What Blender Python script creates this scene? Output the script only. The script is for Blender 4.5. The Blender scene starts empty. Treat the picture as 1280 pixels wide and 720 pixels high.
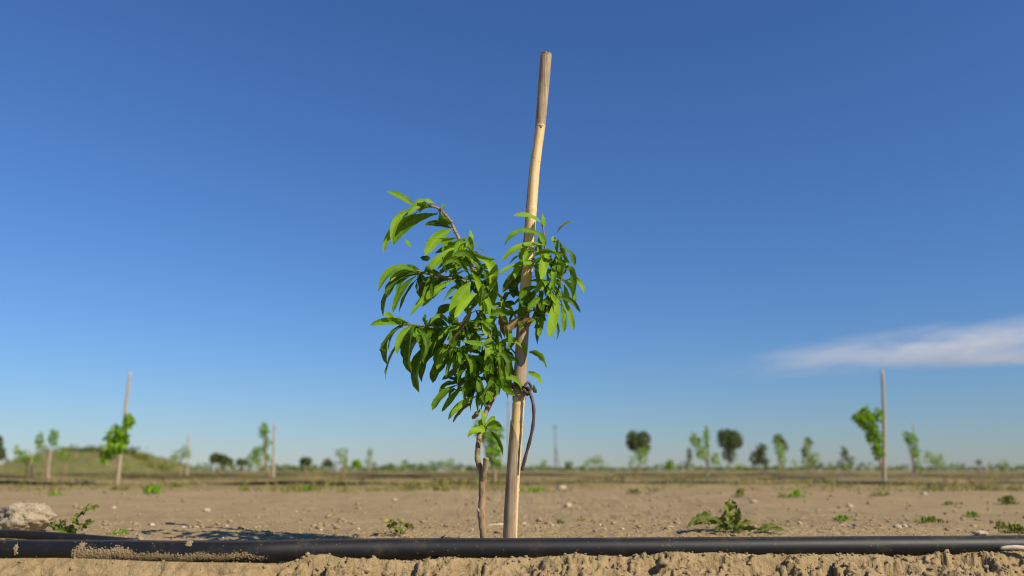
import bpy, math, random
import numpy as np
from mathutils import Vector, Matrix, Quaternion

random.seed(7)
C = bpy.context.scene.collection
F = 1004.0                      # focal length in px of the 1280 px photo
PITCH = math.radians(12.8)
CAMH = 0.1625
CP, SP = math.cos(PITCH), math.sin(PITCH)

def P(px, py, Y):
    """point on the vertical plane y=Y seen at photo pixel px,py"""
    a, b = (px-640)/F, (360-py)/F
    dy = CP - b*SP; dz = SP + b*CP
    s = Y/dy
    return Vector((a*s, Y, CAMH + dz*s))

def pxm(p):                     # metres per photo pixel at point p
    return (p.y*CP + (p.z-CAMH)*SP)/F

# ------------------------------------------------------------------ noise
_rs = np.random.RandomState(3)
_perm = _rs.permutation(256); _perm = np.concatenate([_perm, _perm])
_g = _rs.randn(256, 2); _g /= np.linalg.norm(_g, axis=1)[:, None]
def pn(x, y):
    x = np.asarray(x, float); y = np.asarray(y, float)
    xi = np.floor(x).astype(int); yi = np.floor(y).astype(int)
    xf = x-xi; yf = y-yi
    u = xf*xf*xf*(xf*(xf*6-15)+10); v = yf*yf*yf*(yf*(yf*6-15)+10)
    def gr(ix, iy, dx, dy):
        h = _perm[(_perm[ix & 255] + iy) & 255]
        g = _g[h]
        return g[..., 0]*dx + g[..., 1]*dy
    a = gr(xi, yi, xf, yf); b = gr(xi+1, yi, xf-1, yf)
    c = gr(xi, yi+1, xf, yf-1); d = gr(xi+1, yi+1, xf-1, yf-1)
    return (a+(b-a)*u + ((c+(d-c)*u)-(a+(b-a)*u))*v)*1.5
def fbm(x, y, o=4):
    s = 0; a = 1
    for i in range(o):
        s = s + a*pn(x*2**i+17.3*i, y*2**i-9.1*i); a *= .5
    return s
def sstep(a, b, x):
    t = np.clip((x-a)/(b-a), 0, 1); return t*t*(3-2*t)

# ------------------------------------------------------------------ pipe line and terrain height
PIPE_PX = [(-700,686,1.62),(-300,687,1.55),(0,688,1.54),(120,688.5,1.53),(220,689.5,1.518),(310,689.5,1.515),(375,688,1.535),
           (500,686,1.575),(640,685.5,1.60),(900,684,1.64),(1280,681.5,1.69),(1600,680,1.71),(2100,678,1.75)]
PIPE = [P(*q) for q in PIPE_PX]
RP = .0192
PXX = np.array([p.x for p in PIPE]); PYY = np.array([p.y for p in PIPE]); PZZ = np.array([p.z for p in PIPE])
RIM_PX = [(-300,698),(0,698),(80,698),(130,699),(200,702),(300,704),(345,705),(372,699),(385,694),(410,693),(425,696),(450,699),
          (500,702),(535,702),(560,697),(600,699),(640,698),(690,694),(720,692),(760,695),(800,694),(840,691),(900,691),(950,694),
          (1000,693),(1100,694),(1150,696),(1200,692),(1250,690),(1500,690)]
_rim = []
for x, y in RIM_PX:
    q0 = P(x, y, 1.55); Yr = float(np.interp(q0.x, PXX, PYY)) - .021
    q = P(x, y, Yr); _rim.append((q.x, q.z))
RX = np.array([a for a, b in _rim]); RZ = np.array([b for a, b in _rim])
ROWS = [1.75 + 6.55*k for k in range(1, 14)]

def H(x, y):
    x = np.asarray(x, float); y = np.asarray(y, float)
    py = np.interp(x, PXX, PYY); d = y-py
    rim = np.interp(x, RX, RZ)
    far = sstep(3.0, 6.0, y)
    z = -.004 + 0*x
    # low crest behind the pipe, shallow furrow after it
    z = z - .008*sstep(.02, .2, d) + .010*sstep(.40, .75, d) - .024*sstep(.85, 1.7, d) + .026*sstep(4.2, 6.2, y)
    z = z + .0035*fbm(x*7, y*7, 4)*(1-far) + .0022*fbm(x*34, y*34, 3)*(1-sstep(2.2, 3.5, y))
    mid = sstep(2.3, 3.0, y)*(1-sstep(7.5, 10, y)); z = z + mid*(.010*fbm(x*2.6, y*3.5, 4)+.004*(1-2*np.abs(pn(x*9, y*9))))
    # crumbs
    cr = np.clip(pn(x*95, y*95)-.25, 0, 1); z = z + .006*cr*(1-sstep(2.2, 3., y))*sstep(-.02, .05, d)
    # rim in front
    front = 1-sstep(-.012, .012, d)
    z = z*(1-front) + (rim)*front
    # bank facing the camera
    e = np.clip(-d-.021, 0, None)
    bank = 1-np.exp(-e/.045)
    z = z - .062*bank
    rough = sstep(-.002, .009, e)*(1-sstep(.5, .9, e))
    side = .24+.76*sstep(-.55, -.32, x)
    xs_, ys_ = x+.45*y, y*1.75-.2*x
    amp = .55+.9*sstep(-.25, .45, pn(x*5.3+2, y*6))
    ridge = 1-2*np.abs(pn(xs_*27+.5*pn(x*20, y*30), ys_*27))
    ridge2 = 1-2*np.abs(pn(xs_*66+7, ys_*66))
    ridge3 = 1-2*np.abs(pn(xs_*140+3, ys_*140))
    z = z + rough*side*amp*(.0085*ridge + .0050*ridge2 + .0030*ridge3 + .008*fbm(x*16, ys_*16, 3))
    pit = sstep(.16, .34, pn(xs_*17+31, ys_*24+5)); z = z - rough*side*.034*pit
    pit2 = sstep(.22, .40, pn(xs_*43+11, ys_*48+2)); z = z - rough*side*.020*pit2
    pit3 = sstep(.25, .45, pn(xs_*95+5, ys_*95+2)); z = z - rough*side*.009*pit3
    # field relief and low planted ridges further off
    z = z + far*(.018*fbm(x*.55, y*.8, 4))
    for i, r in enumerate(ROWS[:9]):
        z = z + (.030*np.exp(-((y-r+.1+.12*pn(x*.4, i*3.3))/.5)**2) - .020*np.exp(-((y-r+1.25)/.4)**2))
    z = z*np.where(y > 90, .3, 1.0)
    return z
def h1(x, y): return float(H(np.array([x]), np.array([y]))[0])
def G(px, py):
    """ground point seen at photo pixel"""
    a, b = (px-640)/F, (360-py)/F
    D = Vector((a, CP-b*SP, SP+b*CP)); z = 0.
    for _ in range(14):
        s = (z-CAMH)/D.z
        z = .6*z+.4*h1(D.x*s, D.y*s)
    return Vector((D.x*s, D.y*s, h1(D.x*s, D.y*s)))

# ------------------------------------------------------------------ materials
def newmat(name):
    m = bpy.data.materials.new(name); m.use_nodes = True
    nt = m.node_tree; nt.nodes.clear()
    out = nt.nodes.new('ShaderNodeOutputMaterial')
    return m, nt, out
def N(nt, t, **kw):
    n = nt.nodes.new(t)
    for k, v in kw.items():
        if k in n.inputs: n.inputs[k].default_value = v
        else: setattr(n, k, v)
    return n
def L(nt, a, b): nt.links.new(a, b)
def ramp(nt, fac, stops, interp='LINEAR'):
    r = nt.nodes.new('ShaderNodeValToRGB'); r.color_ramp.interpolation = interp
    while len(r.color_ramp.elements) < len(stops): r.color_ramp.elements.new(.5)
    for e, (p, c) in zip(r.color_ramp.elements, stops):
        e.position = p; e.color = (*c, 1) if len(c) == 3 else c
    L(nt, fac, r.inputs[0]); return r
def noise(nt, scale, detail=4, rough=.55, vec=None, dist=0):
    n = N(nt, 'ShaderNodeTexNoise'); n.inputs['Scale'].default_value = scale
    n.inputs['Detail'].default_value = detail; n.inputs['Roughness'].default_value = rough
    n.inputs['Distortion'].default_value = dist
    if vec is not None: L(nt, vec, n.inputs['Vector'])
    return n
def mixc(nt, fac, a, b):
    m = nt.nodes.new('ShaderNodeMix'); m.data_type = 'RGBA'
    for s, v in ((0, fac), (6, a), (7, b)):
        if hasattr(v, 'links') or hasattr(v, 'is_linked'): L(nt, v, m.inputs[s])
        else: m.inputs[s].default_value = (*v, 1) if isinstance(v, tuple) else v
    return m.outputs[2]
def mth(nt, op, a, b=None, clamp=False):
    m = nt.nodes.new('ShaderNodeMath'); m.operation = op; m.use_clamp = clamp
    for i, v in enumerate((a, b)):
        if v is None: continue
        if hasattr(v, 'is_linked'): L(nt, v, m.inputs[i])
        else: m.inputs[i].default_value = v
    return m.outputs[0]
def maprange(nt, v, a, b, c=0., d=1.):
    m = nt.nodes.new('ShaderNodeMapRange'); m.interpolation_type = 'SMOOTHSTEP'
    L(nt, v, m.inputs[0]); m.inputs[1].default_value = a; m.inputs[2].default_value = b
    m.inputs[3].default_value = c; m.inputs[4].default_value = d
    return m.outputs[0]

def mat_soil():
    m, nt, out = newmat('sandy_soil')
    geo = N(nt, 'ShaderNodeNewGeometry'); pos = geo.outputs['Position']
    sep = N(nt, 'ShaderNodeSeparateXYZ'); L(nt, pos, sep.inputs[0])
    n1 = noise(nt, 3.1, 5, .6, pos); n2 = noise(nt, 60, 5, .65, pos); n3 = noise(nt, .35, 4, .6, pos)
    c = ramp(nt, n1.outputs[0], [(.3, (.280,.200,.100)), (.55, (.355,.260,.135)), (.75, (.410,.310,.170))])
    c2 = ramp(nt, n2.outputs[0], [(.30, (.20,.138,.065)), (.5, (.345,.25,.128)), (.72, (.47,.36,.205))])
    col = mixc(nt, .45, c.outputs[0], c2.outputs[0])
    # dry weeds growing over the field in strips beside the planted rows
    mp = N(nt, 'ShaderNodeMapping'); mp.inputs['Scale'].default_value = (.35, 1.6, 1); L(nt, pos, mp.inputs[0])
    nw = noise(nt, 1.0, 6, .7, mp.outputs[0])
    strip = mth(nt, 'SINE', mth(nt, 'MULTIPLY', mth(nt, 'SUBTRACT', sep.outputs[1], 6.9), 2*math.pi/6.55))
    w = mth(nt, 'ADD', mth(nt, 'ADD', mth(nt, 'MULTIPLY', strip, .10), nw.outputs[0]), mth(nt, 'MULTIPLY', maprange(nt, sep.outputs[0], 4, -14), .10))
    w = maprange(nt, w, .41, .58)
    w = mth(nt, 'MULTIPLY', w, maprange(nt, sep.outputs[1], 6.6, 8.2))
    wc = ramp(nt, noise(nt, 4, 4, .6, pos).outputs[0], [(.3, (.17,.145,.04)), (.5, (.27,.20,.075)), (.7, (.14,.15,.03))])
    col = mixc(nt, mth(nt, 'MULTIPLY', w, .92), col, wc.outputs[0])
    mp3 = N(nt, 'ShaderNodeMapping'); mp3.inputs['Scale'].default_value = (2.2, 3.4, 1); L(nt, pos, mp3.inputs[0])
    n5 = noise(nt, 1.0, 5, .65, mp3.outputs[0])
    lit = mth(nt, 'MULTIPLY', maprange(nt, n5.outputs[0], .56, .70), maprange(nt, sep.outputs[1], 2.2, 2.8))
    col = mixc(nt, mth(nt, 'MULTIPLY', lit, .5), col, (.19,.145,.06))
    b = N(nt, 'ShaderNodeBsdfPrincipled'); L(nt, col, b.inputs['Base Color']); b.inputs['Roughness'].default_value = .95
    b.inputs['Specular IOR Level'].default_value = .15
    nb = noise(nt, 210, 6, .7, pos); nb2 = noise(nt, 45, 5, .6, pos)
    hh = mth(nt, 'ADD', mth(nt, 'MULTIPLY', nb.outputs[0], .0045), mth(nt, 'MULTIPLY', nb2.outputs[0], .012))
    bp = N(nt, 'ShaderNodeBump'); bp.inputs['Strength'].default_value = .8; bp.inputs['Distance'].default_value = 1.0
    L(nt, hh, bp.inputs['Height']); L(nt, bp.outputs[0], b.inputs['Normal'])
    L(nt, b.outputs[0], out.inputs[0]); return m

def mat_leaf(name, c_dark, c_mid, c_light, under, trans=.35, rough=.5):
    m, nt, out = newmat(name)
    at = N(nt, 'ShaderNodeAttribute'); at.attribute_name = 'tint'
    uv = N(nt, 'ShaderNodeUVMap'); sep = N(nt, 'ShaderNodeSeparateXYZ'); L(nt, uv.outputs[0], sep.inputs[0])
    geo = N(nt, 'ShaderNodeNewGeometry')
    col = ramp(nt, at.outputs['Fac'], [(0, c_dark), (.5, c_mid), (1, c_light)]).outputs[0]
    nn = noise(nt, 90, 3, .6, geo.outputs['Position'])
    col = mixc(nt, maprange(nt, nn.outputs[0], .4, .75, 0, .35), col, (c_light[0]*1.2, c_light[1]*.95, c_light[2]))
    # midrib and side veins
    ax = mth(nt, 'ABSOLUTE', mth(nt, 'SUBTRACT', sep.outputs[1], .5))
    rib = maprange(nt, ax, .015, .05, 1, 0)
    vv = mth(nt, 'SINE', mth(nt, 'MULTIPLY', mth(nt, 'SUBTRACT', sep.outputs[0], mth(nt, 'MULTIPLY', ax, .35)), 95))
    vein = maprange(nt, vv, .72, 1.0, 0, .28)
    col = mixc(nt, mth(nt, 'MAXIMUM', mth(nt, 'MULTIPLY', rib, .6), vein), col, (.20,.30,.07))
    col = mixc(nt, geo.outputs['Backfacing'], col, mixc(nt, .55, col, under))
    b = N(nt, 'ShaderNodeBsdfPrincipled'); L(nt, col, b.inputs['Base Color']); b.inputs['Roughness'].default_value = rough
    b.inputs['Specular IOR Level'].default_value = .18
    bp = N(nt, 'ShaderNodeBump'); bp.inputs['Strength'].default_value = .5; bp.inputs['Distance'].default_value = .001
    L(nt, mth(nt, 'SUBTRACT', mth(nt, 'MULTIPLY', nn.outputs[0], 1.2), vein), bp.inputs['Height']); L(nt, bp.outputs[0], b.inputs['Normal'])
    t = N(nt, 'ShaderNodeBsdfTranslucent')
    hsv = N(nt, 'ShaderNodeHueSaturation'); hsv.inputs['Value'].default_value = 1.6; hsv.inputs['Hue'].default_value = .485
    L(nt, col, hsv.inputs['Color']); L(nt, hsv.outputs[0], t.inputs['Color'])
    mx = N(nt, 'ShaderNodeMixShader'); mx.inputs[0].default_value = trans
    L(nt, b.outputs[0], mx.inputs[1]); L(nt, t.outputs[0], mx.inputs[2]); L(nt, mx.outputs[0], out.inputs[0])
    return m

def mat_wood(name, stops, scale=(60, 60, 6), bump=.6, rough=.7, spots=None, coord='Object'):
    m, nt, out = newmat(name)
    tc = N(nt, 'ShaderNodeTexCoord')
    mp = N(nt, 'ShaderNodeMapping'); mp.inputs['Scale'].default_value = scale; L(nt, tc.outputs[coord], mp.inputs[0])
    n1 = noise(nt, 1.0, 6, .65, mp.outputs[0], .3)
    mp2 = N(nt, 'ShaderNodeMapping'); mp2.inputs['Scale'].default_value = (9, 9, 7); L(nt, tc.outputs[coord], mp2.inputs[0])
    n2 = noise(nt, 1.5, 4, .6, mp2.outputs[0])
    f = mth(nt, 'ADD', mth(nt, 'MULTIPLY', n1.outputs[0], .6), mth(nt, 'MULTIPLY', n2.outputs[0], .4))
    col = ramp(nt, f, stops).outputs[0]
    if spots:
        n3 = noise(nt, 170, 3, .6, tc.outputs[coord]); col = mixc(nt, maprange(nt, n3.outputs[0], .62, .7), col, spots)
    b = N(nt, 'ShaderNodeBsdfPrincipled'); L(nt, col, b.inputs['Base Color']); b.inputs['Roughness'].default_value = rough
    b.inputs['Specular IOR Level'].default_value = .3
    bp = N(nt, 'ShaderNodeBump'); bp.inputs['Strength'].default_value = bump; bp.inputs['Distance'].default_value = .0015
    L(nt, n1.outputs[0], bp.inputs['Height']); L(nt, bp.outputs[0], b.inputs['Normal'])
    L(nt, b.outputs[0], out.inputs[0]); return m

def mat_pipe():
    m, nt, out = newmat('black_polyethylene')
    tc = N(nt, 'ShaderNodeTexCoord'); geo = N(nt, 'ShaderNodeNewGeometry'); pos = geo.outputs['Position']
    sp = N(nt, 'ShaderNodeSeparateXYZ'); L(nt, pos, sp.inputs[0]); sn = N(nt, 'ShaderNodeSeparateXYZ'); L(nt, geo.outputs['Normal'], sn.inputs[0])
    n1 = noise(nt, 16, 6, .7, pos); n2 = noise(nt, 240, 3, .6, pos)
    # dust film + stuck grains, heavier on the dirty stretch and along the top
    top = maprange(nt, sn.outputs[2], .80, .98, 0, .22)
    film = mth(nt, 'ADD', maprange(nt, n1.outputs[0], .5, .75, 0, .10), mth(nt, 'MULTIPLY', top, n1.outputs[0]))
    grains = mth(nt, 'MULTIPLY', maprange(nt, n2.outputs[0], .66, .70), maprange(nt, n1.outputs[0], .50, .62, 0, .8))
    f = mth(nt, 'MAXIMUM', film, grains, True)
    col = mixc(nt, f, (.009, .0095, .0105), (.33, .25, .145))
    b = N(nt, 'ShaderNodeBsdfPrincipled'); L(nt, col, b.inputs['Base Color']); b.inputs['Specular IOR Level'].default_value = .36
    L(nt, mth(nt, 'ADD', mth(nt, 'MULTIPLY', n1.outputs[0], .22), .42), b.inputs['Roughness'])
    mp = N(nt, 'ShaderNodeMapping'); mp.inputs['Scale'].default_value = (4, 200, 200); L(nt, pos, mp.inputs[0])
    n4 = noise(nt, 1, 3, .6, mp.outputs[0])
    bp = N(nt, 'ShaderNodeBump'); bp.inputs['Strength'].default_value = .15; bp.inputs['Distance'].default_value = .001
    L(nt, mth(nt, 'ADD', n4.outputs[0], grains), bp.inputs['Height']); L(nt, bp.outputs[0], b.inputs['Normal'])
    L(nt, b.outputs[0], out.inputs[0]); return m

def mat_plain(name, c1, c2, scale=30, rough=.9, bump=.5, dist=.003):
    m, nt, out = newmat(name)
    geo = N(nt, 'ShaderNodeNewGeometry'); n1 = noise(nt, scale, 6, .65, geo.outputs['Position'])
    col = ramp(nt, n1.outputs[0], [(.3, c1), (.7, c2)]).outputs[0]
    b = N(nt, 'ShaderNodeBsdfPrincipled'); L(nt, col, b.inputs['Base Color']); b.inputs['Roughness'].default_value = rough
    b.inputs['Specular IOR Level'].default_value = .2
    bp = N(nt, 'ShaderNodeBump'); bp.inputs['Strength'].default_value = bump; bp.inputs['Distance'].default_value = dist
    L(nt, n1.outputs[0], bp.inputs['Height']); L(nt, bp.outputs[0], b.inputs['Normal'])
    L(nt, b.outputs[0], out.inputs[0]); return m

M = {}
M['soil'] = mat_soil()
M['leaf'] = mat_leaf('peach_leaf', (.022,.075,.004), (.115,.260,.004), (.270,.450,.008), (.22,.31,.05), .34)  # dark end painted for shaded leaves, light end for sunlit ones
M['leaf_far'] = mat_leaf('sapling_leaf', (.07,.17,.008), (.17,.34,.010), (.27,.46,.016), (.24,.36,.06), .42)
M['leaf_dry'] = mat_leaf('withered_leaf', (.12,.06,.02), (.24,.13,.055), (.36,.24,.11), (.34,.25,.14), .25, .8)
M['leaf_weed'] = mat_leaf('weed_leaf', (.06,.09,.014), (.16,.20,.03), (.36,.33,.09), (.15,.19,.06), .28, .6)
M['leaf_olive'] = mat_leaf('dull_tree_leaf', (.030,.060,.014), (.060,.095,.022), (.12,.11,.035), (.09,.10,.05), .2, .6)
M['leaf_scrub'] = mat_leaf('scrub_leaf', (.03,.065,.012), (.055,.10,.018), (.11,.14,.03), (.09,.12,.04), .2, .7)
M['grass'] = mat_leaf('dry_grass', (.10,.13,.02), (.22,.20,.05), (.34,.27,.11), (.25,.22,.09), .25, .7)
M['bark'] = mat_wood('young_bark', [(.32, (.09,.055,.03)), (.48, (.26,.175,.09)), (.66, (.44,.33,.20))], (110, 110, 34), 1.0, .75, (.50,.42,.31))
M['twig'] = mat_wood('green_twig', [(.3, (.10,.10,.025)), (.6, (.18,.20,.05)), (.8, (.24,.17,.08))], (90, 90, 22), .4, .6)
M['cane'] = mat_wood('tan_cane', [(.30, (.36,.21,.08)), (.44, (.66,.45,.19)), (.70, (.82,.62,.31))], (170, 170, 4), .5, .45, (.34,.22,.12))
M['sheath'] = mat_wood('weathered_sheath', [(.34, (.13,.09,.05)), (.5, (.35,.265,.165)), (.66, (.54,.43,.28))], (260, 260, 6), .9, .8)
M['cane_far'] = mat_wood('weathered_cane', [(.25, (.26,.20,.13)), (.5, (.36,.29,.20)), (.75, (.46,.38,.28))], (60, 60, 5), .35, .6)
M['tie'] = mat_wood('rubber_tie', [(.3, (.055,.03,.032)), (.6, (.12,.07,.068)), (.8, (.18,.11,.10))], (60, 60, 60), .4, .55)
M['pipe'] = mat_pipe()
M['clod'] = mat_plain('soil_clod', (.22,.16,.085), (.38,.295,.17), 90, .95, .9, .004)
M['rock'] = mat_plain('pale_clod', (.27,.21,.135), (.47,.39,.275), 120, .95, 1.0, .006)
M['stone'] = mat_plain('pale_stone', (.32,.255,.17), (.56,.47,.35), 60, .8, .5, .002)
M['straw'] = mat_plain('straw', (.50,.42,.28), (.66,.56,.40), 60, .7, .3, .001)
M['pole'] = mat_plain('grey_pole', (.10,.10,.10), (.18,.17,.16), 3, .8, .3, .01)
M['hill'] = mat_plain('weedy_hill', (.075,.10,.022), (.23,.195,.075), 2.6, .95, 1.0, .12)

# ------------------------------------------------------------------ mesh helpers
class MB:
    def __init__(s): s.v = []; s.f = []; s.uv = []; s.t = []
    def leaf(s, b, t, w, arch=.15, tilt=0., fold=.25, twist=0., tint=None, up=Vector((0,0,1)), nseg=8, view=None, shape=0, wave=.17):
        """lanceolate blade from b to t; w real width; arch towards `up`"""
        tint = random.random() if tint is None else tint
        d = t-b; ln = d.length
        if ln < 1e-5: return
        a = up - d*(up.dot(d)/ln/ln)
        a = a.normalized() if a.length > 1e-4 else Vector((0,-1,0))
        c = (b+t)/2 + a*arch*ln*2*.8 + (d.cross(a).normalized()*random.uniform(-.09, .09)*ln if nseg > 6 else Vector((0,0,0)))
        view = view or Vector((0,-1,.1))
        i0 = len(s.v); ph = random.random()*6
        cols = (-1, -.5, 0, .5, 1) if nseg > 4 else (-1, 0, 1)
        for i in range(nseg+1):
            u = i/nseg
            p = b*(1-u)**2 + c*2*u*(1-u) + t*u*u
            T = ((c-b)*2*(1-u) + (t-c)*2*u).normalized()
            n = view - T*view.dot(T)
            n = n.normalized() if n.length > 1e-4 else a
            n = Quaternion(T, tilt + twist*(u-.3)) @ n
            W = T.cross(n).normalized()
            if shape == 0: prof = max(0., min(1, (u-.06)/.94))**.75 * max(0., 1-u)**.72 * 1.82
            else: prof = math.sin(math.pi*min(1., u**.8))
            if shape == 2: prof *= .55+.45*abs(math.sin(u*19+ph))
            hw = w*.5*prof + (w*.035 if u < 1 else 0)
            for q in cols:
                off = abs(q)*fold*hw + math.sin(u*15+ph+q*2)*wave*hw*abs(q)
                s.v.append(tuple(p + W*q*hw + n*off)); 
                s.uv.append((u, .5+q*.5)); s.t.append(tint)
        k = len(cols)
        for i in range(nseg):
            for j in range(k-1):
                a0 = i0+i*k+j; s.f.append((a0, a0+1, a0+k+1, a0+k))
    def tube(s, pts, rad, n=8, cap=True, tint=.5, jit=0.):
        pts = [Vector(p) for p in pts]
        if not hasattr(rad, '__len__'): rad = [rad]*len(pts)
        i0 = len(s.v); ref = None
        for i, p in enumerate(pts):
            T = (pts[min(i+1, len(pts)-1)] - pts[max(i-1, 0)]).normalized()
            if ref is None:
                ref = T.orthogonal().normalized()
            ref = (ref - T*ref.dot(T)).normalized(); B = T.cross(ref)
            for k in range(n):
                a = 2*math.pi*k/n; r = rad[i]*(1+random.uniform(-jit, jit))
                s.v.append(tuple(p + ref*math.cos(a)*r + B*math.sin(a)*r)); s.uv.append((k/n, i/len(pts))); s.t.append(tint)
        for i in range(len(pts)-1):
            for k in range(n):
                k2 = (k+1) % n
                s.f.append((i0+i*n+k, i0+i*n+k2, i0+(i+1)*n+k2, i0+(i+1)*n+k))
        if cap:
            s.f.append(tuple(i0+k for k in range(n))[::-1]); j = i0+(len(pts)-1)*n; s.f.append(tuple(j+k for k in range(n)))
    def blob(s, c, r, sub=1, amp=.25, sc=(1,1,1), seed=None, f=1.6):
        seed = random.random()*100 if seed is None else seed
        V, Fc = ICO[sub]; i0 = len(s.v); c = Vector(c)
        V = np.array(V); 
        nz = pn(V[:,0]*f+seed, V[:,1]*f+V[:,2]*1.7+seed) + .5*pn(V[:,1]*f*2.3+seed, V[:,2]*f*2.3-V[:,0]+seed) + .3*pn(V[:,2]*f*5+seed, V[:,0]*f*5+V[:,1]*3+seed)
        q = V*(1+amp*nz)[:,None]*r*np.array(sc)
        for k in range(len(V)):
            s.v.append((c.x+q[k,0], c.y+q[k,1], c.z+q[k,2])); s.uv.append((0,0)); s.t.append(.5)
        for t in Fc: s.f.append(tuple(i0+a for a in t))
    def build(s, name, mat, parent=None, origin=None, smooth=True, world_parent=True):
        me = bpy.data.meshes.new(name)
        V = np.array(s.v, float).reshape(-1, 3)
        o = Vector(origin) if origin is not None else (parent.location.copy() if parent is not None else Vector((0,0,0)))
        me.from_pydata((V-np.array(o)).tolist(), [], s.f)
        ul = me.uv_layers.new(name='UVMap'); idx = np.zeros(len(me.loops), int); me.loops.foreach_get('vertex_index', idx)
        ul.data.foreach_set('uv', np.array(s.uv, float)[idx].ravel())
        at = me.attributes.new('tint', 'FLOAT', 'POINT'); at.data.foreach_set('value', np.array(s.t, float))
        me.polygons.foreach_set('use_smooth', [smooth]*len(me.polygons))
        me.materials.append(mat); me.update()
        ob = bpy.data.objects.new(name, me); C.objects.link(ob)
        if parent is not None: ob.parent = parent
        else: ob.location = o
        return ob

def _ico(sub):
    import bmesh
    bm = bmesh.new(); bmesh.ops.create_icosphere(bm, subdivisions=sub, radius=1)
    V = [tuple(v.co) for v in bm.verts]; Fc = [tuple(v.index for v in f.verts) for f in bm.faces]; bm.free(); return V, Fc
ICO = {k: _ico(k) for k in (1, 2, 3, 4, 5)}

def tag(o, label=None, cat=None, group=None, kind=None):
    if label: o['label'] = label
    if cat: o['category'] = cat
    if group: o['group'] = group
    if kind: o['kind'] = kind
    return o
def empty(name, loc, label=None, cat=None, group=None):
    o = bpy.data.objects.new(name, None); C.objects.link(o); o.location = loc; o.empty_display_size = .1
    return tag(o, label, cat, group)
def sub_empty_build(mb, name, mat, parent, root):
    """child of a part: same local frame as the part (whose own offset is zero)"""
    ob = mb.build(name, mat, None, origin=root.location)
    ob.location = (0,0,0); ob.parent = parent; return ob
def smooth_path(pts, n=6):
    out = []; P_ = [pts[0]]+list(pts)+[pts[-1]]
    for i in range(1, len(P_)-2):
        a, b, c, d = P_[i-1], P_[i], P_[i+1], P_[i+2]
        for k in range(n):
            t = k/n
            out.append(.5*((2*b)+(c-a)*t+(2*a-5*b+4*c-d)*t*t+(3*b-a-3*c+d)*t**3))
    out.append(pts[-1]); return out

# ------------------------------------------------------------------ ground sheet
def axis(fine0, fine1, step, lim, gr):
    a = list(np.arange(fine0, fine1, step)); s = step; x = a[-1]
    while x < lim: s *= gr; x += s; a.append(x)
    return a
xs = axis(0, 1.12, .0032, 6000, 1.075); xs = sorted(set([-v for v in xs] + xs))
ys = axis(1.32, 1.70, .0024, 1.71, 1.05); 
y = ys[-1]; s = .0045
while y < 2.7: y += s; ys.append(y); s *= 1.012
while y < 9000: y += s; ys.append(y); s = min(s*1.05, max(.06, s*1.05))
yb = []; y = ys[0]; s = .006
while y > -400: y -= s; yb.append(y); s *= 1.12
ys = sorted(yb)+ys
X, Yg = np.meshgrid(np.array(xs), np.array(ys)); Z = H(X, Yg)
nx, ny = len(xs), len(ys)
me = bpy.data.meshes.new('ground')
V = np.stack([X, Yg, Z], -1).reshape(-1, 3)
ii = np.arange(nx-1)[None, :] + np.arange(ny-1)[:, None]*nx
Q = np.stack([ii, ii+1, ii+nx+1, ii+nx], -1).reshape(-1, 4)
me.vertices.add(len(V)); me.vertices.foreach_set('co', V.ravel())
me.loops.add(Q.size); me.loops.foreach_set('vertex_index', Q.ravel())
me.polygons.add(len(Q)); me.polygons.foreach_set('loop_start', np.arange(0, Q.size, 4)); me.polygons.foreach_set('loop_total', np.full(len(Q), 4))
me.polygons.foreach_set('use_smooth', [True]*len(Q)); me.update(calc_edges=True); me.materials.append(M['soil'])
ground = bpy.data.objects.new('ground', me); C.objects.link(ground); tag(ground, kind='structure')

# loose crumbs and clods
mb = MB()
for i in range(5200):
    if i > 4300:
        y = 2.4+random.random()**1.4*6; x = random.uniform(-1, 1)*(.3+.75*y); r = random.uniform(.003, .008)*(1+.10*y); 
    elif random.random() < .62:
        x = random.uniform(-1.15, 1.2); pyy = float(np.interp(x, PXX, PYY)); e = .012+.2*random.random()**1.6; y = pyy-e
        if x < -.42 and random.random() < .7: continue
        r = random.choice([.0008, .0011, .0014, .0018, .0025, .0034]) if random.random() < .88 else random.uniform(.004, .0085)*(1 if e > .035 else .45)
    else:
        y = 1.64+random.random()**1.3*1.3; x = random.uniform(-1, 1)*(.3+.75*y); r = random.uniform(.0015, .0045)
        if random.random() < .02: r = random.uniform(.006, .010)
    mb.blob((x, y, h1(x, y)+r*(.25 if r < .004 or y > 2 else -.15)), r, 2 if r > .004 and y < 2 else 1, .75, (random.uniform(.8, 1.5), 1, random.uniform(.55, 1.)), f=2.2)
tag(mb.build('soil_crumbs', M['clod']), 'loose sandy soil crumbs scattered in front of and behind the black pipe', 'soil crumbs', kind='stuff')

# ------------------------------------------------------------------ the irrigation pipe
root = empty('irrigation_pipe', PIPE[8], 'long thick black plastic irrigation pipe lying on the soil across the foreground', 'pipe')
pp = smooth_path(PIPE, 14)
mb = MB(); mb.tube(pp, RP, 40); mb.build('hose', M['pipe'], root)
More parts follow.
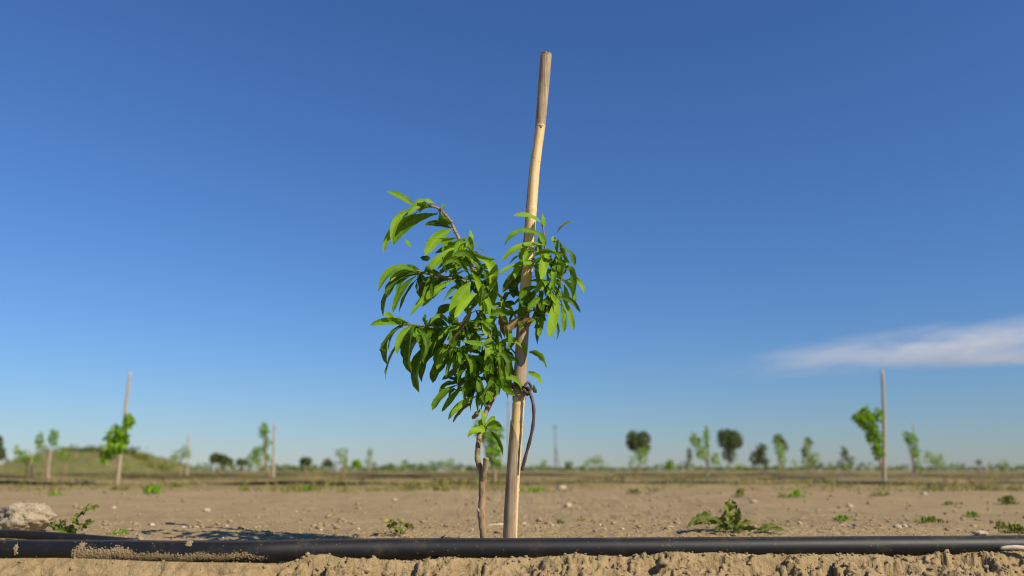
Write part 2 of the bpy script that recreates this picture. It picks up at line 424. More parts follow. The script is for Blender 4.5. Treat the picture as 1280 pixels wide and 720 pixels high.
# caked mud on the dirty stretch at the left
mb = MB()
def pipe_pt(x, ang, r):
    y = float(np.interp(x, [p.x for p in pp], [p.y for p in pp])); z = float(np.interp(x, [p.x for p in pp], [p.z for p in pp]))
    return Vector((x, y-math.cos(ang)*r, z+math.sin(ang)*r))
xa, xb = P(95, 688, 1.53).x, P(305, 690, 1.48).x
for i in range(4200):
    u = random.betavariate(1.2, 1.7); x = xa+(xb-xa)*u*1.12
    centre = -.42 + .1*math.sin(u*9); spread = .30*(1-u*.55)
    if u < .32: centre += .12
    a = random.gauss(centre, spread)
    if a > .75 or a < -1.2: continue
    r = random.uniform(.0004, .0012)*(1.5 if u < .3 or .55 < u < .62 else 1); a += .12*math.sin(u*31)
    mb.blob(pipe_pt(x, a, RP+r*.1), r, 1, .5)
for (cx, ca, w_) in ((P(108,680,1.53).x, .55, .004), (P(134,684,1.53).x, -.05, .010), (P(150,683,1.52).x, .0, .008), (P(235,680,1.5).x, .95, .004), (P(28,684,1.54).x, .2, .003)):
    for i in range(90):
        a = random.gauss(ca, .18); r = random.uniform(.0007, .0022)
        mb.blob(pipe_pt(random.gauss(cx, w_*.6), a, RP+r*.2), r, 1, .5)
for i in range(170):                                # sparse grains elsewhere
    x = random.uniform(-1.1, 1.2); a = random.gauss(.9, .5) if random.random() < .6 else random.gauss(-.3, .4); r = random.uniform(.0005, .0011)
    mb.blob(pipe_pt(x, a, RP+r*.1), r, 1, .5)
mb.build('caked_mud', M['clod'], root)

# half-buried hose behind, far left
mb = MB(); q = []
for i in range(30):
    u = i/29; px = -260+430*u
    g = G(px, 668-1.5*u); Yh = 2.10+.02*math.sin(u*5); c_ = P(px, 667.2+.8*math.sin(u*7), Yh); q.append(Vector((c_.x, Yh, c_.z-.020*max(0, u-.55)**1.3/.35)))
mb.tube(q, .0105, 20); o = mb.build('buried_hose', M['pipe'], origin=q[15])
tag(o, 'short black hose half buried in soil behind the big pipe, by the pale clod', 'hose')

# pipes of the next rows
for k, r in enumerate(ROWS[:5]):
    mb = MB(); q = []
    xl = r*.95+3
    nn = 120
    for i in range(nn):
        x = -xl+2*xl*i/(nn-1); y = r-.22+.10*pn(x*.35, k*2.+.5)
        q.append(Vector((x, float(y), h1(x, float(y))-.001+.040*float(pn(x*.7, k+3.)))))
    mb.tube(q, .017, 8)
    o = mb.build('irrigation_pipe', M['pipe'], origin=q[nn//2])
    tag(o, ['black irrigation pipe along the nearest background row of saplings', 'black irrigation pipe along the second background row of saplings',
            'thin dark pipe line along the third background row', 'thin dark pipe line along the fourth background row', 'faint dark pipe line along the fifth background row'][k], 'pipe', 'irrigation pipes along the sapling rows')

# ------------------------------------------------------------------ hero stake
YS = 1.75
SPX = [(682.5,68,14),(680,100,14),(675.3,157,12.8),(671.6,187,12.5),(668,217,13),(664.5,263,13.4),(659,335,14.4),(655,385,14.8),(652,435,15),(648.5,500,15.6),(643.5,570,16.6),(640,625,17.2),(638,672,17.6),(637,705,17.8),(636.5,730,17.8)]
stake = empty('bamboo_stake', P(637, 690, YS), 'tall weathered reed cane stake standing in focus beside the leafy sapling', 'stake')
sp = smooth_path([P(a, b, YS) for a, b, w in SPX], 10)
sw = np.interp([ (i/10) for i in range(len(sp))], range(len(SPX)), [w for a, b, w in SPX])
sr = [w*.5*pxm(p) for w, p in zip(sw, sp)]
szs = [p.z for p in sp]
def stake_at(z):
    zz = szs[::-1]
    return (Vector((float(np.interp(z, zz, [p.x for p in sp][::-1])), YS, z)), float(np.interp(z, zz, sr[::-1])))
nodes = [P(675, 157, YS).z, P(664, 262, YS).z, P(655, 386, YS).z, P(648, 505, YS).z, P(641, 612, YS).z]
def stake_frame(z):
    return stake_at(z)
mb = MB(); NS = 36
zt, zb = sp[0].z, sp[-1].z
NL = 260
rr, cc = [], []
for i in range(NL+1):
    z = zt+(zb-zt)*i/NL; c, r = stake_at(z)
    for nz in nodes:
        dd = (z-nz)/.0035; r += .0011*math.exp(-dd*dd) - .0006*math.exp(-((z-nz-.004)/.003)**2)
    rr.append(r*.96); cc.append(c)
i0 = len(mb.v)
for i in range(NL+1):
    for k in range(NS):
        a = 2*math.pi*k/NS; r = rr[i]*(1+.02*float(pn(k*.7, cc[i].z*9)))
        zz = cc[i].z
        if i == 0: zz += .002*math.sin(k*1.9)+.0015*math.sin(k*.8)
        mb.v.append((cc[i].x+math.cos(a)*r, cc[i].y+math.sin(a)*r, zz)); mb.uv.append((0,0)); mb.t.append(.5)
for i in range(NL):
    for k in range(NS):
        k2 = (k+1) % NS; mb.f.append((i*NS+k, i*NS+k2, (i+1)*NS+k2, (i+1)*NS+k)[::-1])
# hollow cut top
j = len(mb.v)
for k in range(NS):
    a = 2*math.pi*k/NS; mb.v.append((cc[0].x+math.cos(a)*rr[0]*.72, cc[0].y+math.sin(a)*rr[0]*.72, cc[0].z-.001)); mb.uv.append((0,0)); mb.t.append(.5)
for k in range(NS):
    a = 2*math.pi*k/NS; mb.v.append((cc[0].x+math.cos(a)*rr[0]*.68, cc[0].y+math.sin(a)*rr[0]*.68, cc[0].z-.03)); mb.uv.append((0,0)); mb.t.append(.5)
for k in range(NS):
    k2 = (k+1) % NS; mb.f.append((k, k2, j+k2, j+k)[::-1]); mb.f.append((j+k, j+k2, j+NS+k2, j+NS+k)[::-1])
mb.f.append(tuple(range(j+NS, j+2*NS)))
mb.build('cane', M['cane'], stake)
def shell(name, ztop, zbot, fa0, fa1, mat, rad=1.07, thick=.0006, n=60, m=22, lift=0., edge=.05):
    """leaf sheath clasping the cane: angle range changes with height (angle 0 = +x, -90deg = camera)"""
    mb = MB()
    for side in (0, 1):
        for i in range(n+1):
            u = i/n; z = ztop+(zbot-ztop)*u; c, r = stake_at(z)
            a0, a1 = fa0(u), fa1(u)
            for k in range(m+1):
                v = k/m; a = math.radians(a0+(a1-a0)*v)
                e = edge*(abs(v-.5)*2)**6
                R = r*(rad+e*.3+.012*float(pn(a*4, z*40))) - side*thick + lift*(1-u)**8
                mb.v.append((c.x+math.cos(a)*R, c.y+math.sin(a)*R, z + (.004*math.sin(v*19)+.002*math.sin(v*41) if i in (0, n) else 0))); mb.uv.append((v, u)); mb.t.append(.5)
    T = (n+1)*(m+1)
    for i in range(n):
        for k in range(m):
            a = i*(m+1)+k; mb.f.append((a, a+1, a+m+2, a+m+1)); mb.f.append((T+a, T+a+m+1, T+a+m+2, T+a+1))
    for i in range(n):
        for k in (0, m):
            a = i*(m+1)+k; b = a+m+1; mb.f.append((a, b, T+b, T+a) if k == 0 else (b, a, T+a, T+b))
    for k in range(m):
        for i in (0, n):
            a = i*(m+1)+k; mb.f.append((a, a+1, T+a+1, T+a))
    return mb.build(name, mat, stake)
shell('sheath', sp[0].z-.0015, P(675, 160, YS).z, lambda u: -262+20*u, lambda u: 60-18*u, M['sheath'], 1.015)
shell('sheath', P(664, 188, YS).z, P(659, 335, YS).z, lambda u: -200-20*min(1, u*2), lambda u: -196+55*u**1.5, M['sheath'], 1.06)
shell('sheath', P(655, 392, YS).z, P(649, 498, YS).z, lambda u: -250, lambda u: -20+60*min(1, u), M['sheath'], 1.045)
shell('sheath', P(645, 527, YS).z, P(637, 712, YS).z, lambda u: -215-40*u, lambda u: -165+112*min(1, u*5.5)**.6+26*max(0,u-.45), M['sheath'], 1.075)

# ------------------------------------------------------------------ tie between stem and stake
tie = empty('plant_tie', P(645, 485, YS), 'dark brown rubber tie looped round the stake, its loose end hanging down', 'plant tie')
mb = MB(); c, r = stake_at(P(648, 486, YS).z); zt_ = c.z
stem_t = P(626, 479, 1.765)
loop = []
for i in range(33):
    a = math.radians(200 - 360*i/32*1.0)
    loop.append(Vector((c.x+math.cos(a)*(r+.0055), c.y+math.sin(a)*(r+.0055), zt_ - .007*math.cos(a)+.002*math.sin(a*2))))
path = [stem_t+Vector((-.010,.004,.004)), stem_t+Vector((-.004,-.012,.0)), stem_t+Vector((.012,-.010,.002))] + loop
mb.tube(smooth_path(path, 3), .0032, 10)
path2 = [Vector((p.x, p.y, p.z+.006+.002*math.sin(i))) for i, p in enumerate(loop[2:-3])]
mb.tube(smooth_path([stem_t+Vector((.0,.013,.010)), stem_t+Vector((.014,.008,.010))]+path2, 2), .0026, 10)
mb.build('loop', M['tie'], tie)
mb = MB(); mb.tube(smooth_path([P(655,484,1.722), P(660,478,1.725), P(664,484,1.73), P(660,491,1.728), P(655,488,1.722)], 5), .0031, 10)
mb.tube(smooth_path([P(660,484,1.72), P(662,490,1.73), P(658,494,1.735)], 5), .003, 10)
mb.build('knot', M['tie'], tie)
mb = MB(); mb.tube(smooth_path([P(659,486,1.73), P(663.5,494,1.725), P(667,510,1.72), P(666.5,530,1.72), P(662.5,550,1.722), P(657,570,1.728), P(652.5,588,1.733)], 6), [.0040-.0008*math.sin(i*.5)**2 for i in range(37)], 12)
mb.build('loose_end', M['tie'], tie)

# ------------------------------------------------------------------ hero sapling
hero = empty('peach_sapling', P(604, 690, 1.72), 'leafy young peach sapling in focus with drooping bright green leaves, tied to the tall stake', 'sapling')
hero.location.z = h1(hero.location.x, 1.72)
def px_path(pts, n=8, y0=1.75):
    return smooth_path([P(a, b, y0+d) for a, b, d in pts], n)
def px_rad(path, w0, w1, pw=1.):
    n = len(path); return [.5*(w0+(w1-w0)*(i/(n-1))**pw)*pxm(p) for i, p in enumerate(path)]
TR = [(607,712,-.03),(606,690,-.03),(604.5,672,-.03),(602,645,-.028),(603,618,-.025),(603.5,594,-.02)]
tp = px_path(TR, 10); rad = px_rad(tp, 10.5, 11.5)
for i in range(len(rad)):
    rad[i] *= 1+.10*math.exp(-((i-13)/1.2)**2)+.14*math.exp(-((i-30)/1.5)**2)+.16*math.exp(-((i-43)/1.6)**2)+.05*math.sin(i*1.3)
mb = MB(); rad = [r*.80 for r in rad]; mb.tube(tp, rad, 18, jit=.035)
mb.blob(P(598, 638, 1.72), .0045, 2, .3)
up_ = px_path([(604,600,-.02),(601,588,-.02),(597,574,-.018),(597.5,560,-.012),(599.5,545,-.005),(602.5,530,.0),(608,514,.008),(616,498,.012),(623,484,.014),(627,470,.012)], 6)
r2 = px_rad(up_, 9.2, 7.5)
for i in range(len(r2)): r2[i] *= 1+.06*math.sin(i*1.7)+.18*math.exp(-((i-48)/1.5)**2)
r2 = [r*.80 for r in r2]; mb.tube(up_, r2, 16, jit=.03)
trunk = mb.build('trunk', M['bark'], hero)
mb = MB(); sb = px_path([(603,602,-.024),(605,592,-.03),(607,582,-.034),(607.5,574,-.036)], 5); mb.tube(sb, px_rad(sb, 6.6, 7.0), 14, jit=.04)
mb.blob(P(607.5, 574, 1.714), .0068, 2, .25, (1,1,.55)); mb.build('cut_stub', M['bark'], hero)

# leaf rows: base px, tip px, apparent width px, arch, depth base, depth tip, tint
def put_leaf(mb, bx, by, tx, ty, w, arch=.12, db=0., dt=None, tint=None, tilt=None, real=None, fold=.42, shape=0, y0=1.75, twist=None, nseg=9):
    dt = db + random.uniform(-.03, .01) if dt is None else dt
    b, t = P(bx, by, y0+db), P(tx, ty, y0+dt)
    real = real or max(w*1.06, 11.5)
    dark = tint is not None and tint < .36  # low tint: shade put into the colour, blade also turned from the sun
    if dark: real = max(real, min(w/math.cos(.95), 24))
    if tilt is None:
        tilt = math.acos(min(1, w/real))*.95
        T = (t-b).normalized(); n0 = Vector((0,-1,.1)); n0 = (n0-T*n0.dot(T)).normalized()
        lp = (Quaternion(T, tilt) @ n0).dot(SUNV); lm = (Quaternion(T, -tilt) @ n0).dot(SUNV)
        if (lp > lm) == dark: tilt = -tilt
    if real > 26: real = w
    # decide which side is up: upper leaf surface (front face) generally faces up / out
    mb.leaf(b, t, real*pxm(b), arch, tilt, fold, random.uniform(-1.4, 1.4) if twist is None else twist, tint, nseg=nseg)

SUNV = Vector((.634, -.492, .596))
BR = {}
BR['leader'] = ([(627,474,.012),(624,455,.01),(614,428,0),(606,402,-.01),(601,375,-.01),(595,350,-.01),(588,330,-.01),(580,312,-.01),(571,293,-.01),(563,277,-.01),(556,268,-.012),(547,260,-.015),(533,256,-.02)], 7, 2.4, [
    (519,258,482.5,239,11,.04,-.02,-.04,.6),(547,267,491,307,10,.26,-.01,.0,.25),(524,261,491,305,10,.28,-.02,-.05,.7),(520,266,479,318,6,.2,-.015,-.01,.75),
    (506,298,512.5,309,4,.0,-.02,None,.5),(566,280,557,255,11,-.45,-.01,-.02,.35),(565,286,531,281,6,.15,-.01,.02,.1),(565,286,531,320,15,.12,-.02,-.05,.75),
    (525,322,538,322,5,.0,-.01,None,.1),(588,308,587,287,7,.0,-.01,None,.7),(590,318,586,295,8,.1,-.01,None,.5),(576,310,543,317,5,.15,-.01,.02,.1),
    (586,310,530,343,12,.12,-.02,-.06,.85),(583,320,546,338,9,.1,-.02,-.03,.6),(592,320,560,318,10,.1,0,.03,.5),(543,254,520,258,9,.2,-.02,-.04,.7),(545,258,524,266,9,.15,-.01,-.02,.6),
    (533,256,510,270,8,.2,-.02,-.05,.65),(534,257,519,252,7,.15,-.03,-.04,.55),(590,322,613,365,14,.38,-.02,-.05,.8),(594,334,622,332,5,.05,-.01,.03,.3),(590,340,607,394,11,.1,-.03,-.06,.85),
    (604,362,611,397,10,.1,-.04,-.06,.7),(587,330,563,345,11,.1,-.01,.0,.6),(596,352,574,372,10,.1,.01,.04,.3),(588,352,567,402,23,.05,-.05,-.08,.62),(596,367,568,398,13,.12,-.07,-.1,.85),
    (570,384,541,400,10,.3,.02,.04,.05),(585,302,574,318,8,.1,-.03,-.04,.7),(580,312,590,330,7,.1,-.03,-.04,.6),(603,396,609,421,11,.0,-.05,-.06,.8),(590,390,577,411,9,.1,-.02,.0,.5)])
BR['left_upper'] = ([(596,356,-.01),(582,352,-.02),(560,347,-.03),(538,343,-.04),(524,339,-.05),(514,337,-.055)], 4.5, 2.2, [
    (526,340,472.5,364,10,.36,-.05,-.07,.75),(518,337,481,375,7,.26,-.04,-.02,.1),(526,341,483,373,11,.22,-.05,-.07,.35),(524,343,479,396,9,.26,-.05,-.06,.45),
    (520,345,491,392,9,.14,-.05,-.04,.4),(522,348,499,391,6,.05,-.04,-.03,.15),(521,352,524,371,4,.0,-.05,None,.1),(560,347,526,376,11,.24,-.03,.0,.05),
    (570,349,512,396,9,.10,-.04,-.08,.75),(558,359,527,384,9,.12,-.02,-.03,.45),(552,344,530,338,6,.1,-.03,-.05,.2),(575,350,550,330,7,.15,-.02,.02,.3),(526,339,500,345,8,.3,-.04,-.01,.2),(510,337,488,352,9,.2,-.05,-.09,.6)])
BR['left_middle'] = ([(604,402,-.01),(588,408,-.02),(565,410,-.035),(545,410,-.045),(525,407,-.055),(508,405,-.06)], 4.2, 2, [
    (492,404,479,394,11,.25,-.06,-.08,.6),(504,406,494,398,6,.2,-.06,None,.6),(503,408,484,456,9,.25,-.06,-.06,.4),(522,407,496,443,10,.25,-.06,-.08,.65),
    (526,409,482,475,9,.18,-.05,-.05,.25),(532,411,515,468,12,.26,-.05,-.06,.3),(548,421,524,491,11,.24,-.05,-.05,.3),(540,427,526,462,9,.22,-.05,-.03,.5),(474,437,483,439,5,.0,-.06,None,.15),
    (512,406,486,440,10,.3,-.05,-.02,.15),(545,412,512,452,11,.22,-.03,0,.1),(556,412,530,455,11,.22,-.04,-.07,.35),(520,412,503,447,8,.1,-.03,.0,.15),(560,408,536,402,8,.2,-.03,.0,.05),(572,410,548,425,10,.2,-.04,-.07,.5),
    (580,409,556,420,8,.15,-.05,-.07,.7),(566,414,538,448,12,.2,-.02,.02,.1),(575,412,560,395,8,.1,-.03,-.05,.3)])
BR['left_low'] = ([(614,428,0),(603,447,-.01),(592,462,-.02),(578,443,-.03),(567,433,-.035),(552,429,-.04)], 3.8, 2, [
    (567,442,541,479,19,.14,-.03,-.02,.1),(558,432,527,478,10,.24,-.04,-.03,.2),(600,443,588,501,22,.06,.0,.02,.0),(590,445,574,470,12,.1,-.01,.01,.1),(577,446,580,463,4,.0,-.03,None,.1),
    (586,448,566,462,9,.15,-.04,-.05,.45),(560,436,546,462,10,.1,-.05,-.06,.55),(596,460,582,478,8,.1,-.02,-.03,.4),(580,440,566,455,8,.1,-.05,-.06,.6)])
BR['low_fan'] = ([(624,457,.01),(608,470,0),(594,480,-.01),(582,483,-.015)], 3.6, 2.2, [
    (576,480,540,513,9,.12,-.015,-.03,.3),(578,483,552,515,8,.06,-.015,.0,.55),(574,480,548,492,5,.35,-.01,.0,.1),(574,476,554,470,5,.1,-.015,.0,.1),(574,478,556,479,5,.1,-.015,-.03,.2),
    (580,478,566,467,6,.1,-.015,.01,.1),(570,487,562,498,8,.2,-.01,.0,.05),(585,478,581,462,8,.0,-.02,-.03,.4),(597,495,560,525,8,.14,-.01,-.03,.95),(588,504,567,528,9,.05,0,.02,.1),(590,482,600,470,8,0,-.02,None,.3),
    (606,462,611,478,9,.1,-.03,-.03,.4)])
BR['short_spur'] = ([(620,488,.012),(612,484,0),(608,470,-.01),(612,455,-.02),(616,440,-.025),(615,424,-.03)], 3.6, 2.4, [
    (620,477,601,507,15,.05,-.01,-.03,.5),(615,422,606,460,15,.05,-.03,-.06,.75),(622,455,609,468,10,.1,-.02,-.04,.7),(630,430,613,441,10,.1,-.03,-.04,.6),(602,510,611,487,8,0,0,-.02,.3),(626,458,622,478,8,0,0,.02,.3),
    (600,425,588,442,11,.1,-.02,-.03,.5),(622,425,606,432,9,.15,-.03,-.05,.4),(632,434,640,452,10,.0,.02,.03,.1),(612,412,622,430,9,.1,-.03,-.04,.4),(618,395,606,408,9,.1,-.04,-.05,.6)])
BR['low_shoot'] = ([(601,540,-.005),(604,536,-.02),(608,535,-.03)], 3.5, 2.6, [
    (608,537,585,547,14,.1,-.03,-.06,.85),(608,533,628,534,12,.12,-.03,-.05,.8),(612,538,629,571,6,.22,-.03,-.01,.2),(604,531,599,511,7,.1,-.03,-.03,.7),(606,533,619,523,8,.1,-.03,.02,.6),(607,537,598,526,8,.1,-.03,-.02,.75)])
BR['right'] = ([(624,455,.01),(636,436,.03),(650,418,.04),(664,402,.03),(672,382,.01),(677,355,-.005),(680,330,-.01),(681,305,-.015),(679,285,-.02),(678,268,-.02)], 5, 2.0, [
    (679,281,641,270,8,.16,-.035,-.06,.75),(678,266,680,284,5,0,-.02,None,.5),(678,293,630,308,10,.26,-.035,-.07,.5),(679,306,626,328,10,.16,-.04,-.08,.7),(675,315,636,331,8,.16,-.035,-.03,.75),
    (680,332,624,342,8,.12,-.04,-.09,.7),(676,325,628,366,10,.16,-.0,.02,.15),(664,346,642,373,11,.3,-.0,.02,.05),(684,312,703,325,6,.08,-.02,None,.7),(686,314,676,351,15,.05,-.04,-.07,.8),
    (687,351,668,366,11,.1,-.05,-.07,.75),(681,300,668,318,9,.1,-.02,0,.6),(672,305,676,325,10,0,-.01,.0,.65),(661,440,684,461,8,.3,.02,0,.45),(660,465,676,481,11,.1,.02,-.01,.75),(667,480,671,491,3,0,.02,None,.3),
    (671,380,688,382,8,.2,-.03,-.05,.75),(674,395,674,421,11,.05,-.01,-.01,.5),(648,392,612,394,7,.1,-.03,-.05,.35),(650,405,668,388,9,.1,-.04,-.05,.3),(664,398,650,410,10,.1,-.04,-.06,.15),(645,380,620,385,8,.2,.02,.02,.1),
    (640,365,628,382,9,.1,.0,.02,.1),(668,370,652,382,10,.1,-.05,-.05,.2),(684,362,694,395,10,.1,.0,.01,.3),(668,410,680,404,6,.1,-.02,None,.1),(632,440,622,458,9,.1,.0,.0,.1),(652,372,636,362,8,.2,.01,.02,.1),(676,372,660,388,9,.1,-.05,-.06,.5)])
BR['right_outer'] = ([(672,385,.01),(684,378,-.01),(695,368,-.02),(701,350,-.03),(707,338,-.03),(710,332,-.035)], 3.6, 1.8, [
    (700,338,712,329,9,.4,-.03,-.05,.6),(708,333,690,335,9,.3,-.03,-.05,.7),(705,352,730,367,9,.34,-.03,-.05,.7),(705,356,708,381,9,.15,-.03,-.02,.6),(700,370,717,414,8,.10,-.03,-.02,.65),(698,372,686.5,423,15,.05,-.04,-.06,.85),
    (681,363,696,381,9,.1,-.03,-.05,.7),(701,375,705,416,8,.05,-.01,.01,.6),(692,340,676,348,11,.15,-.02,-.05,.75),(688,330,698,346,9,.1,-.01,.0,.5),(690,372,678,392,10,.1,-.01,.01,.3),(684,380,676,416,8,.1,.01,.02,.2),(709,334,697,328,8,.2,-.03,-.03,.7),
    (700,358,686,350,10,.2,-.03,-.05,.7),(690,352,705,345,8,.2,-.02,-.01,.5)])
for key, (pts, w0, w1, leaves) in BR.items():
    path = px_path(pts, 6); mb = MB(); mb.tube(path, px_rad(path, w0, w1), 8, jit=.03)
    # buds
    for i in range(4, len(path)-1, 5): mb.blob(path[i], pxm(path[i])*w0*.42, 1, .2)
    # petioles
    lf = MB()
    for lv in leaves:
        bx, by, tx, ty, w, arch, db, dt, tint = lv
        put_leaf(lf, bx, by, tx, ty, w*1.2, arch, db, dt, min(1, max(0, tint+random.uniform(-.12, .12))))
        b = P(bx, by, 1.75+db); near = min(path, key=lambda q: (q-b).length)
        if (near-b).length < .035: mb.tube(smooth_path([near, (near+b)/2+Vector((0,0,.002)), b+(P(tx,ty,1.75+(dt if dt is not None else db))-b)*.05], 3), .00085, 5, cap=False)
    # inner leaves grown from the twig, drooping outwards
    nfill = {'leader': 82, 'left_upper': 16, 'left_middle': 40, 'left_low': 38, 'low_fan': 8, 'short_spur': 34, 'low_shoot': 0, 'right': 52, 'right_outer': 12}[key]
    for i in range(nfill):
        u = random.uniform(.08, .92 if key != 'leader' else .66)
        if key == 'right': u = random.uniform(.34, .78)
        a = random.uniform(0, 2*math.pi); ln = random.uniform(.045, .092)
        p = path[int(u*(len(path)-1))].copy()
        if key == 'right': p += Vector((random.uniform(-.03,.035), random.uniform(-.07,.0), random.uniform(-.005,.03))); ln *= .85
        elif key in ('leader', 'short_spur'): p += Vector((random.uniform(-.02,.03), random.uniform(-.04,.03), 0))
        dr = Vector((math.cos(a)*.8-.1, math.sin(a)*.8, -random.uniform(-.2, 1.7))).normalized()
        t = p+dr*ln
        lf.leaf(p, t, random.uniform(.014, .024), random.choice((random.uniform(.08, .3), random.uniform(.25, .5), random.uniform(-.15, .1))), random.uniform(-1.2, 1.2), random.uniform(.2, .7), random.uniform(-1.9, 1.9), random.uniform(.0, .8 if key in ('leader','right','right_outer') else .55), nseg=8)  # tint capped lower off leader and right side: shade put into leaf colour
    br = mb.build('branch', M['twig'] if key not in ('leader', 'right') else M['bark'], hero)
    sub_empty_build(lf, 'foliage', M['leaf'], br, hero)
# withered leaves caught at the stake
for (bx, by, tx, ty, w, arch, db, dt, tint) in [(624,393,631,423,11,.12,-.05,-.04,.35),(632,420,669,399,9,.12,-.05,-.05,.55),(650,396,633,414,9,.1,-.045,-.05,.9),(590,387,556,437,9,-.08,-.09,-.07,.3),
        (634,452,629,480,6,.15,-.01,.0,.5),(601,510,590,524,5,.05,-.02,-.02,.6),(590,505,566,529,6,.08,-.01,.0,.2),(667,402,655,414,8,.1,-.05,-.045,.2),(630,460,624,472,5,.1,-.02,-.02,.4)]:
    mb = MB(); put_leaf(mb, bx, by, tx, ty, w, arch, db, dt, tint, fold=.55, twist=.9)
    o = mb.build('withered_leaf', M['leaf_dry'], hero); o['label'] = 'shrivelled brown leaf'

# ------------------------------------------------------------------ background stakes and saplings
def make_stake(bx, ty, tx, Y, wpx, label, group='stakes in the background rows'):
    gb = P(bx, 600, Y); x0 = gb.x; z0 = h1(x0, Y)
    top = P(tx, ty, Y); b = Vector((x0, Y, z0-.05))
    mb = MB(); pts = []; n = 22
    r = wpx*.40*pxm(top)
    for i in range(n+1):
        u = i/n; pts.append(b+(top-b)*u+Vector((.008*math.sin(u*4+bx), .004*math.sin(u*5), 0)))
    mb.tube(pts, [r*(1.15-.3*i/n)*(1.12 if i % 4 == 0 else 1) for i in range(n+1)], 10)
    o = mb.build('wooden_stake', M['cane_far'], origin=(x0, Y, z0))
    return tag(o, label, 'stake', group)

def make_sapling(bx, Y, blobs, label, lean=None, n_per=1., leafm='leaf_far', tw=5., group='saplings in the background rows', name='young_sapling', cat='sapling', ll=.085):
    """blobs: (cx, cy, rx, ry, count) in photo px at this sapling's own distance"""
    g = P(bx, 600, Y); z0 = h1(g.x, Y); base = Vector((g.x, Y, z0))
    root = empty(name, base, label, cat, group)
    mt = MB(); ml = MB()
    ctr = [P(b[0], b[1], Y) for b in blobs]
    low = min(ctr, key=lambda c: c.z); fork = base.lerp(Vector((low.x*.5+base.x*.5, Y, low.z)), .6)
    r0 = tw*.30*pxm(base)
    mt.tube(smooth_path([base-Vector((0,0,.03)), base.lerp(fork, .5)+Vector((.01,0,0)), fork], 5), [r0*(1-.02*i) for i in range(11)], 8, jit=.05)
    for (cx, cy, rx, ry, cnt), c in zip(blobs, ctr):
        m = pxm(c); dy = random.uniform(-.5, .5)*rx*m
        tipb = Vector((c.x, c.y+dy, c.z+ry*m*.5))
        pth = smooth_path([fork, fork.lerp(tipb, .5)+Vector((random.uniform(-.02,.02), 0, random.uniform(-.02,.03))), tipb], 5)
        mt.tube(pth, [max(r0*.6*(1-i/len(pth)), r0*.15) for i in range(len(pth))], 6)
        for k in range(4):
            q0 = pth[random.randint(2, len(pth)-1)]; an = random.uniform(0, 6.28)
            q1 = Vector((c.x+math.cos(an)*rx*m*.8, c.y+dy+math.sin(an*1.7)*rx*m*.7, c.z+random.uniform(-.7, .9)*ry*m))
            mt.tube([q0, q0.lerp(q1, .5)+Vector((0,0,.015)), q1], [r0*.25, r0*.2, r0*.1], 5)
        for k in range(int(cnt*n_per*(2.6 if leafm == 'leaf_far' else 1.3))):
            while True:
                u = Vector((random.uniform(-1,1), random.uniform(-1,1), random.uniform(-1,1)))
                if u.length < 1: break
            p = Vector((c.x+u.x*rx*m, c.y+dy+u.y*rx*m, c.z+u.z*ry*m))
            an = random.uniform(0, 6.28); d = Vector((math.cos(an), math.sin(an), -random.uniform(.0, 1.3))).normalized()
            L_ = ll*random.uniform(.6, 1.15)
            ml.leaf(p-d*L_*.4, p+d*L_*.6, L_*.40, .18, random.uniform(-1.2, 1.2), .25, 0, random.random(), nseg=3)
    mt.build('trunk', M['bark'], root); ml.build('crown', M[leafm], root)
    return root

R2, R3, R4, R5 = ROWS[0], ROWS[1], ROWS[2], ROWS[3]
make_stake(148, 465, 162, R2, 4.6, 'tall leaning stake at the left with a green sapling against it')
make_sapling(151, R2, [(152,548,9,14,60),(160,527,6,10,34),(140,545,9,15,42),(146,560,13,8,38),(131,572,6,8,16)], 'green bushy sapling against the tall leaning stake at the left', tw=4)
make_stake(1105, 463, 1102.5, R2, 4.8, 'tall straight stake at the right with a green sapling leaning from it')
make_sapling(1104, R2, [(1083,527,10,13,52),(1072,524,8,8,22),(1092,545,9,13,52),(1098,565,6,11,26),(1095,520,7,8,18),(1080,512,6,5,10)], 'green sapling leaning left from the tall straight stake at the right', tw=4)
make_stake(637, 497, 636, R2+.1, 3.0, 'thin pale stake seen right behind the tall foreground stake')
make_sapling(617, R2, [(613,540,16,13,60),(616,562,10,18,50),(600,536,9,10,20),(620,582,7,10,14)], 'green sapling blurred directly behind the stem of the foreground sapling', tw=8)
make_stake(341, 529, 344, R3, 3.6, 'pale stake standing right beside a thin two-tufted sapling, left of centre')
make_sapling(338, R3, [(331,538,7,10,44),(333,553,5,8,22),(325,563,9,7,28),(318,573,9,8,30),(335,573,4,8,12)], 'thin sapling with upper and lower tufts beside a pale stake', tw=4)
make_stake(233, 543, 236, R4, 2.6, 'short pale stake beside a low sapling at the foot of the hill')
make_sapling(226, R4, [(226,569,13,8,50),(216,574,6,6,18),(232,562,6,7,14)], 'low spreading sapling beside a short pale stake at the foot of the hill', tw=3)
make_stake(60, 560, 63, R3, 3.4, 'short blurred stake under two leafy tufts in front of the hill')
make_sapling(58, R3, [(67,547,6,11,46),(49,550,5,9,30),(53,561,7,5,14)], 'sapling forking into two upright tufts in front of the hill at the left', tw=3)
make_stake(39, 567, 40, R3+.5, 2.6, 'small blurred stake at far left beside a round low shrubby sapling')
make_sapling(30, R3+.6, [(30,570,10,8,44),(22,563,4,6,12),(40,573,6,6,16)], 'round low shrubby sapling near the left edge', tw=3)
make_sapling(80, R4, [(82,571,7,7,28),(76,566,4,5,10)], 'small yellow-green sapling low in front of the hill top', tw=3)
make_stake(1141.5, 529, 1141, R3, 1.8, 'thin stake barely showing above the slim sapling near the right side')
make_sapling(1143, R3, [(1140,550,8,8,46),(1134,545,5,6,14),(1145,566,6,10,36),(1147,582,4,7,14)], 'slim upright sapling with a thin stake, right of the tall straight stake', tw=3)
